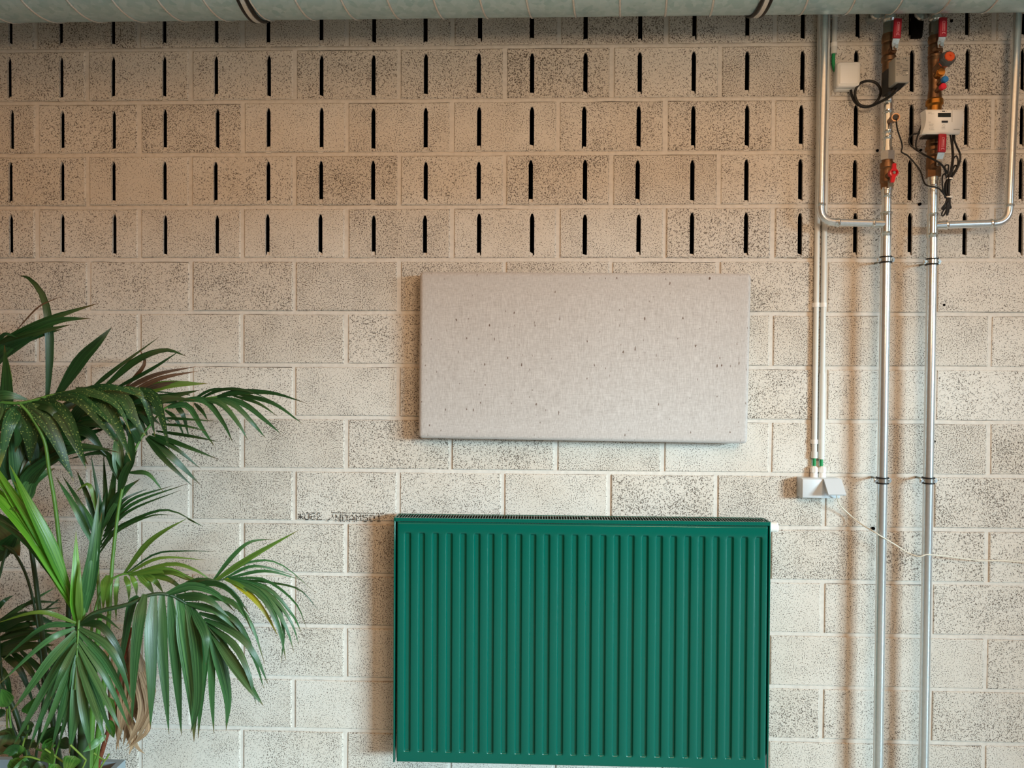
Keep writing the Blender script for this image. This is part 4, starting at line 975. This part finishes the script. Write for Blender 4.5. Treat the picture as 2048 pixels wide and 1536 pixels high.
# front fan hanging from the crown
frond([(158,1240),(155,1290),(152,1340),(150,1380)],(.66,.72),[
 (((152,1246),(80,1224),(-10,1247)),8,O_),(((150,1250),(84,1256),(-6,1330)),10,M_),(((150,1256),(90,1285),(-6,1372)),11,M_),(((152,1262),(100,1320),(60,1375),(22,1425)),16),
 (((153,1270),(104,1352),(60,1430),(22,1500)),14),(((153,1280),(112,1365),(80,1440),(56,1505)),13),(((154,1290),(122,1380),(98,1440),(72,1500)),12),
 (((154,1300),(132,1390),(116,1450),(102,1502)),13),(((154,1312),(140,1400),(128,1450),(116,1496)),11),(((154,1328),(152,1410),(146,1460),(138,1508)),20),
 (((155,1330),(166,1410),(174,1460),(181,1500)),16),(((155,1320),(182,1396),(198,1440),(212,1486)),12),(((156,1304),(188,1376),(208,1430),(226,1474)),12),
 (((156,1292),(195,1366),(222,1420),(244,1466)),12),(((157,1278),(202,1338),(232,1396),(260,1460)),12),(((158,1264),(206,1316),(240,1376),(266,1444)),14),
 (((158,1256),(212,1288),(244,1340),(264,1405)),14),(((160,1249),(200,1250),(236,1296),(256,1352)),14,D_),(((160,1248),(200,1232),(244,1262)),8,D_),
 (((153,1275),(112,1330),(76,1390)),12),(((154,1285),(124,1345),(100,1400)),12),(((156,1285),(185,1340),(206,1390)),13),(((156,1310),(172,1370),(184,1420)),13),(((154,1310),(146,1370),(136,1420)),13)],M_,MAT_STEM,(.0035,.0015),15,.08)
# dark frond on the left
frond([(-60,1310),(0,1275),(60,1240),(116,1200)],(.34,.30),[
 (((-10,1250),(60,1204),(116,1172)),7,M_),(((0,1240),(60,1206),(126,1205)),7),(((-10,1256),(60,1226),(132,1213)),7),(((-20,1270),(50,1232),(126,1256)),20),
 (((-20,1284),(60,1264),(122,1262)),9),(((-20,1300),(60,1276),(128,1270)),14),(((-20,1312),(50,1292),(112,1290)),16),(((0,1305),(40,1340),(72,1420)),12),
 (((-10,1325),(14,1360),(24,1420)),11),(((20,1300),(60,1340),(90,1400)),11),(((40,1300),(96,1362),(134,1472)),10),(((60,1290),(100,1330),(126,1350)),8),(((-10,1330),(-4,1370),(4,1420)),10),
 (((-20,1236),(6,1204),(28,1190)),9),(((10,1268),(60,1262),(100,1268)),16),(((0,1262),(50,1250),(110,1240)),12),(((70,1286),(96,1300),(120,1330)),8)],D_,MAT_STEMD,(.005,.003),16,.05)
# dry brown frond hanging straight down
WS=1.9
frond([(262,1256),(252,1300),(250,1350),(246,1420)],(.40,.36),[
 (((262,1262),(236,1310),(228,1400),(238,1500)),12),(((256,1290),(240,1360),(246,1430),(262,1498)),13),(((252,1310),(262,1380),(244,1440),(232,1502)),12),(((262,1280),(276,1350),(262,1420),(246,1492)),15),
 (((268,1300),(298,1372),(290,1420),(268,1470)),13),(((262,1310),(288,1390),(282,1440),(252,1492)),14),(((256,1330),(268,1410),(284,1456),(262,1502)),9),(((246,1330),(228,1400),(226,1440),(244,1484)),10),
 (((250,1280),(216,1300),(200,1330)),10),(((258,1400),(290,1440),(292,1466),(250,1500)),7),(((240,1380),(254,1440),(272,1490),(290,1508)),6),(((252,1350),(246,1420),(238,1470)),13),(((272,1320),(296,1390),(294,1440),(272,1480)),9),(((266,1300),(286,1360),(288,1420),(280,1462)),9),(((240,1320),(224,1370),(222,1430)),9),(((250,1420),(268,1470),(258,1510)),8)],LEAF_DRY,MAT_BARK,(.005,.003),17,.06)
WS=1.12
# stems rising from the planter
for pts,o_,rr_,mt in (([(166,1530),(168,1440),(160,1340),(156,1240)],.54,(.020,.012),MAT_STEMD),([(178,1530),(184,1440),(190,1330),(200,1228)],.48,(.012,.007),MAT_STEM),
      ([(190,1530),(200,1440),(212,1330),(218,1230)],.44,(.011,.007),MAT_STEM),([(150,1530),(142,1440),(136,1340),(138,1200)],.52,(.012,.008),MAT_STEMD),([(120,1530),(100,1400),(70,1150),(46,1005)],.42,(.010,.006),MAT_STEMD),
      ([(196,1530),(222,1440),(246,1330),(262,1256)],.42,(.008,.005),MAT_BARK),([(60,1530),(20,1400),(-60,1310)],.36,(.01,.006),MAT_STEMD)):
    b_=P(pts[0][0],pts[0][1],o_); b_.z=SOIL
    c=[b_]+catmull([P(x,y,o_) for x,y in pts],13); m=MB(); m.tube(c,[rr_[0]+(rr_[1]-rr_[0])*i/13 for i in range(14)],9); m.build('stem',mt,palm)

# broad-leaved plant at the far left edge
bp_=empty('broad_leaf_plant',P(60,1530,.38)); tag(bp_,'dark broad leaf on thin stalks at the far left edge behind the palm','plant')
lm=leaf_mesh([P(-40,1050,.33),P(0,1066,.33),P(40,1112,.33)],62,.15,.2,lambda t:(min(1,t/.3) if t<.3 else max(0,1-((t-.3)/.7)**2.2))); lm.build('leaf',LEAF_DARK,bp_)
lm=leaf_mesh([P(-30,1120,.34),P(6,1096,.34),P(38,1060,.34)],40,-.3,.2); lm.build('leaf',LEAF_DARK,bp_)
for pts in ([(10,1092),(30,1108),(52,1150),(68,1210),(80,1290),(86,1400),(70,1525)],[(14,1095),(2,1140),(-6,1200),(10,1400),(55,1525)]):
    m=MB(); m.tube(catmull([P(x,y,.35) for x,y in pts],20),.0045,7); m.build('stalk',MAT_STEMD,bp_)

# ------------------------------------------------------------------ planter and trailing plant
pr=P(251,1519,.28); pl_x0=-.75; pz=pr.z
pot=empty('planter',((pl_x0+pr.x)/2,-.5,0)); tag(pot,'zinc-grey rectangular planter holding the palm, its corner just in the frame','planter')
m=MB(); t_=.02; xa,xb,ya,yb=pl_x0,pr.x,-.88,-.28; zt_=pz
for a,b in (((xa,ya,0),(xb,ya+t_,zt_)),((xa,yb-t_,0),(xb,yb,zt_)),((xa,ya+t_,0),(xa+t_,yb-t_,zt_)),((xb-t_,ya+t_,0),(xb,yb-t_,zt_)),((xa+t_,ya+t_,0),(xb-t_,yb-t_,.03))): m.box(a,b)
m.build('planter_box',MAT_POT,pot)
m=MB(); nx_,ny_=40,26; vs=[]
for j in range(ny_+1):
    for i in range(nx_+1):
        vs.append((xa+t_+(xb-xa-2*t_)*i/nx_,ya+t_+(yb-ya-2*t_)*j/ny_,zt_-.045+rnd.uniform(-.008,.008)))
m.add(vs,[(j*(nx_+1)+i,j*(nx_+1)+i+1,(j+1)*(nx_+1)+i+1,(j+1)*(nx_+1)+i) for j in range(ny_) for i in range(nx_)]); m.build('soil',MAT_SOIL,pot)
m=MB()
for i in range(320):
    c=Vector((rnd.uniform(xa+.04,xb-.03),rnd.uniform(ya+.03,yb-.03),zt_-.035+rnd.uniform(-.004,.008))); s=rnd.uniform(.008,.02)
    Rm=Matrix.Rotation(rnd.uniform(0,6.3),3,'Z')@Matrix.Rotation(rnd.uniform(-.6,.6),3,'X')
    a=[c+Rm@Vector(q_) for q_ in ((-s,-s*.5,0),(s,-s*.4,0),(s*.8,s*.5,0),(-s*.9,s*.4,0))]; b=[q_+Rm@Vector((0,0,s*.45)) for q_ in a]
    m.hull8(b,a)
m.build('bark_chips',MAT_BARK,pot,kind='stuff')
po=empty('pothos_plant',P(90,1532,.62)); tag(po,'low trailing plant with heart-shaped green leaves spilling over the planter','plant')
heart=lambda t:(math.sin(math.pi*min(1,t/.62)*.5)**.7 if t<.31 else max(0,(1-((t-.31)/.69)**1.6)))
heart=lambda t: max(0,(min(1,(t/.22)**.5) if t<.22 else 1-((t-.22)/.78)**1.9))
PL=[(((18,1412),(10,1395),(2,1378)),26,LEAF_POTHOS,.55),(((55,1428),(62,1412),(70,1395)),26,LEAF_POTHOS,.5),(((46,1452),(54,1464),(60,1442)),22,LEAF_POTHOSD,.5),(((58,1440),(54,1455),(52,1470)),22,LEAF_POTHOSD,.56),
 (((86,1490),(100,1470),(128,1452)),34,LEAF_POTHOSD,.5),(((100,1500),(97,1488),(104,1476)),24,LEAF_POTHOS,.66),(((84,1505),(96,1512),(106,1528)),28,LEAF_POTHOS,.68),(((86,1500),(98,1490),(105,1480)),18,LEAF_POTHOS,.66),
 (((40,1490),(34,1504),(28,1520)),26,LEAF_POTHOS,.64),(((42,1492),(60,1488),(78,1494)),20,LEAF_POTHOSD,.6),(((20,1468),(10,1490),(-10,1510)),46,LEAF_POTHOSD,.68),(((0,1462),(14,1478),(24,1496)),34,LEAF_POTHOSD,.66),
 (((150,1512),(142,1525),(132,1550)),34,LEAF_POTHOS,.70),(((200,1478),(184,1492),(166,1504)),16,LEAF_POTHOS,.62),(((212,1470),(196,1484),(178,1500)),12,LEAF_POTHOS,.6),
 (((20,1520),(36,1530),(54,1528)),24,LEAF_POTHOS,.7),(((60,1528),(44,1534),(20,1545)),30,LEAF_POTHOS,.7),(((90,1530),(76,1540),(60,1548)),30,LEAF_POTHOSD,.7),(((116,1528),(108,1540),(104,1556)),26,LEAF_POTHOS,.7),
 (((120,1480),(132,1488),(146,1492)),22,LEAF_POTHOSD,.55),(((10,1430),(-4,1426),(-16,1436)),16,LEAF_POTHOSD,.55),(((34,1505),(22,1500),(6,1506)),24,LEAF_POTHOSD,.7),(((70,1512),(64,1522),(66,1540)),26,LEAF_POTHOSD,.68),(((214,1440),(224,1460),(228,1476)),16,LEAF_POTHOS,.5),(((218,1395),(224,1415),(232,1438)),13,LEAF_POTHOS,.5)]
for i,(q_,w_,mt,o_) in enumerate(PL):
    r=random.Random(i+90); p3=[P(x,y,o_+j*.02) for j,(x,y) in enumerate(q_)]
    leaf_mesh(p3,w_,r.uniform(-.4,.4),.22,heart,9).build('leaf',mt,po)
for pts,o_,mt in (([(141,1490),(160,1508),(172,1520)],.70,MAT_STEMY),([(90,1498),(110,1512),(132,1528)],.69,MAT_STEMY),([(34,1530),(44,1516),(60,1514),(80,1520)],.70,MAT_STEMY),([(172,1520),(166,1534),(158,1548)],.68,MAT_STEMY),
    ([(188,1506),(198,1514),(210,1520),(218,1508)],.56,MAT_STEMY),([(210,1520),(204,1530),(196,1545)],.58,MAT_STEMY),([(14,1418),(14,1450),(16,1470)],.58,MAT_STEMY),([(68,1480),(72,1496),(80,1500),(86,1502)],.62,MAT_STEM),([(50,1476),(46,1490),(44,1505)],.62,MAT_STEMY),
    ([(40,1540),(34,1505),(20,1470)],.66,MAT_STEM),([(60,1545),(52,1500),(54,1470),(56,1450)],.58,MAT_STEM),([(100,1545),(96,1510),(90,1490)],.6,MAT_STEM),([(18,1412),(24,1470),(40,1540)],.6,MAT_STEM),([(200,1478),(196,1510),(180,1550)],.6,MAT_STEM),([(120,1480),(110,1515),(104,1550)],.57,MAT_STEM)):
    m=MB(); m.tube(catmull([P(x,y,o_) for x,y in pts],10),.0028,6); m.build('vine_stem',mt,po)
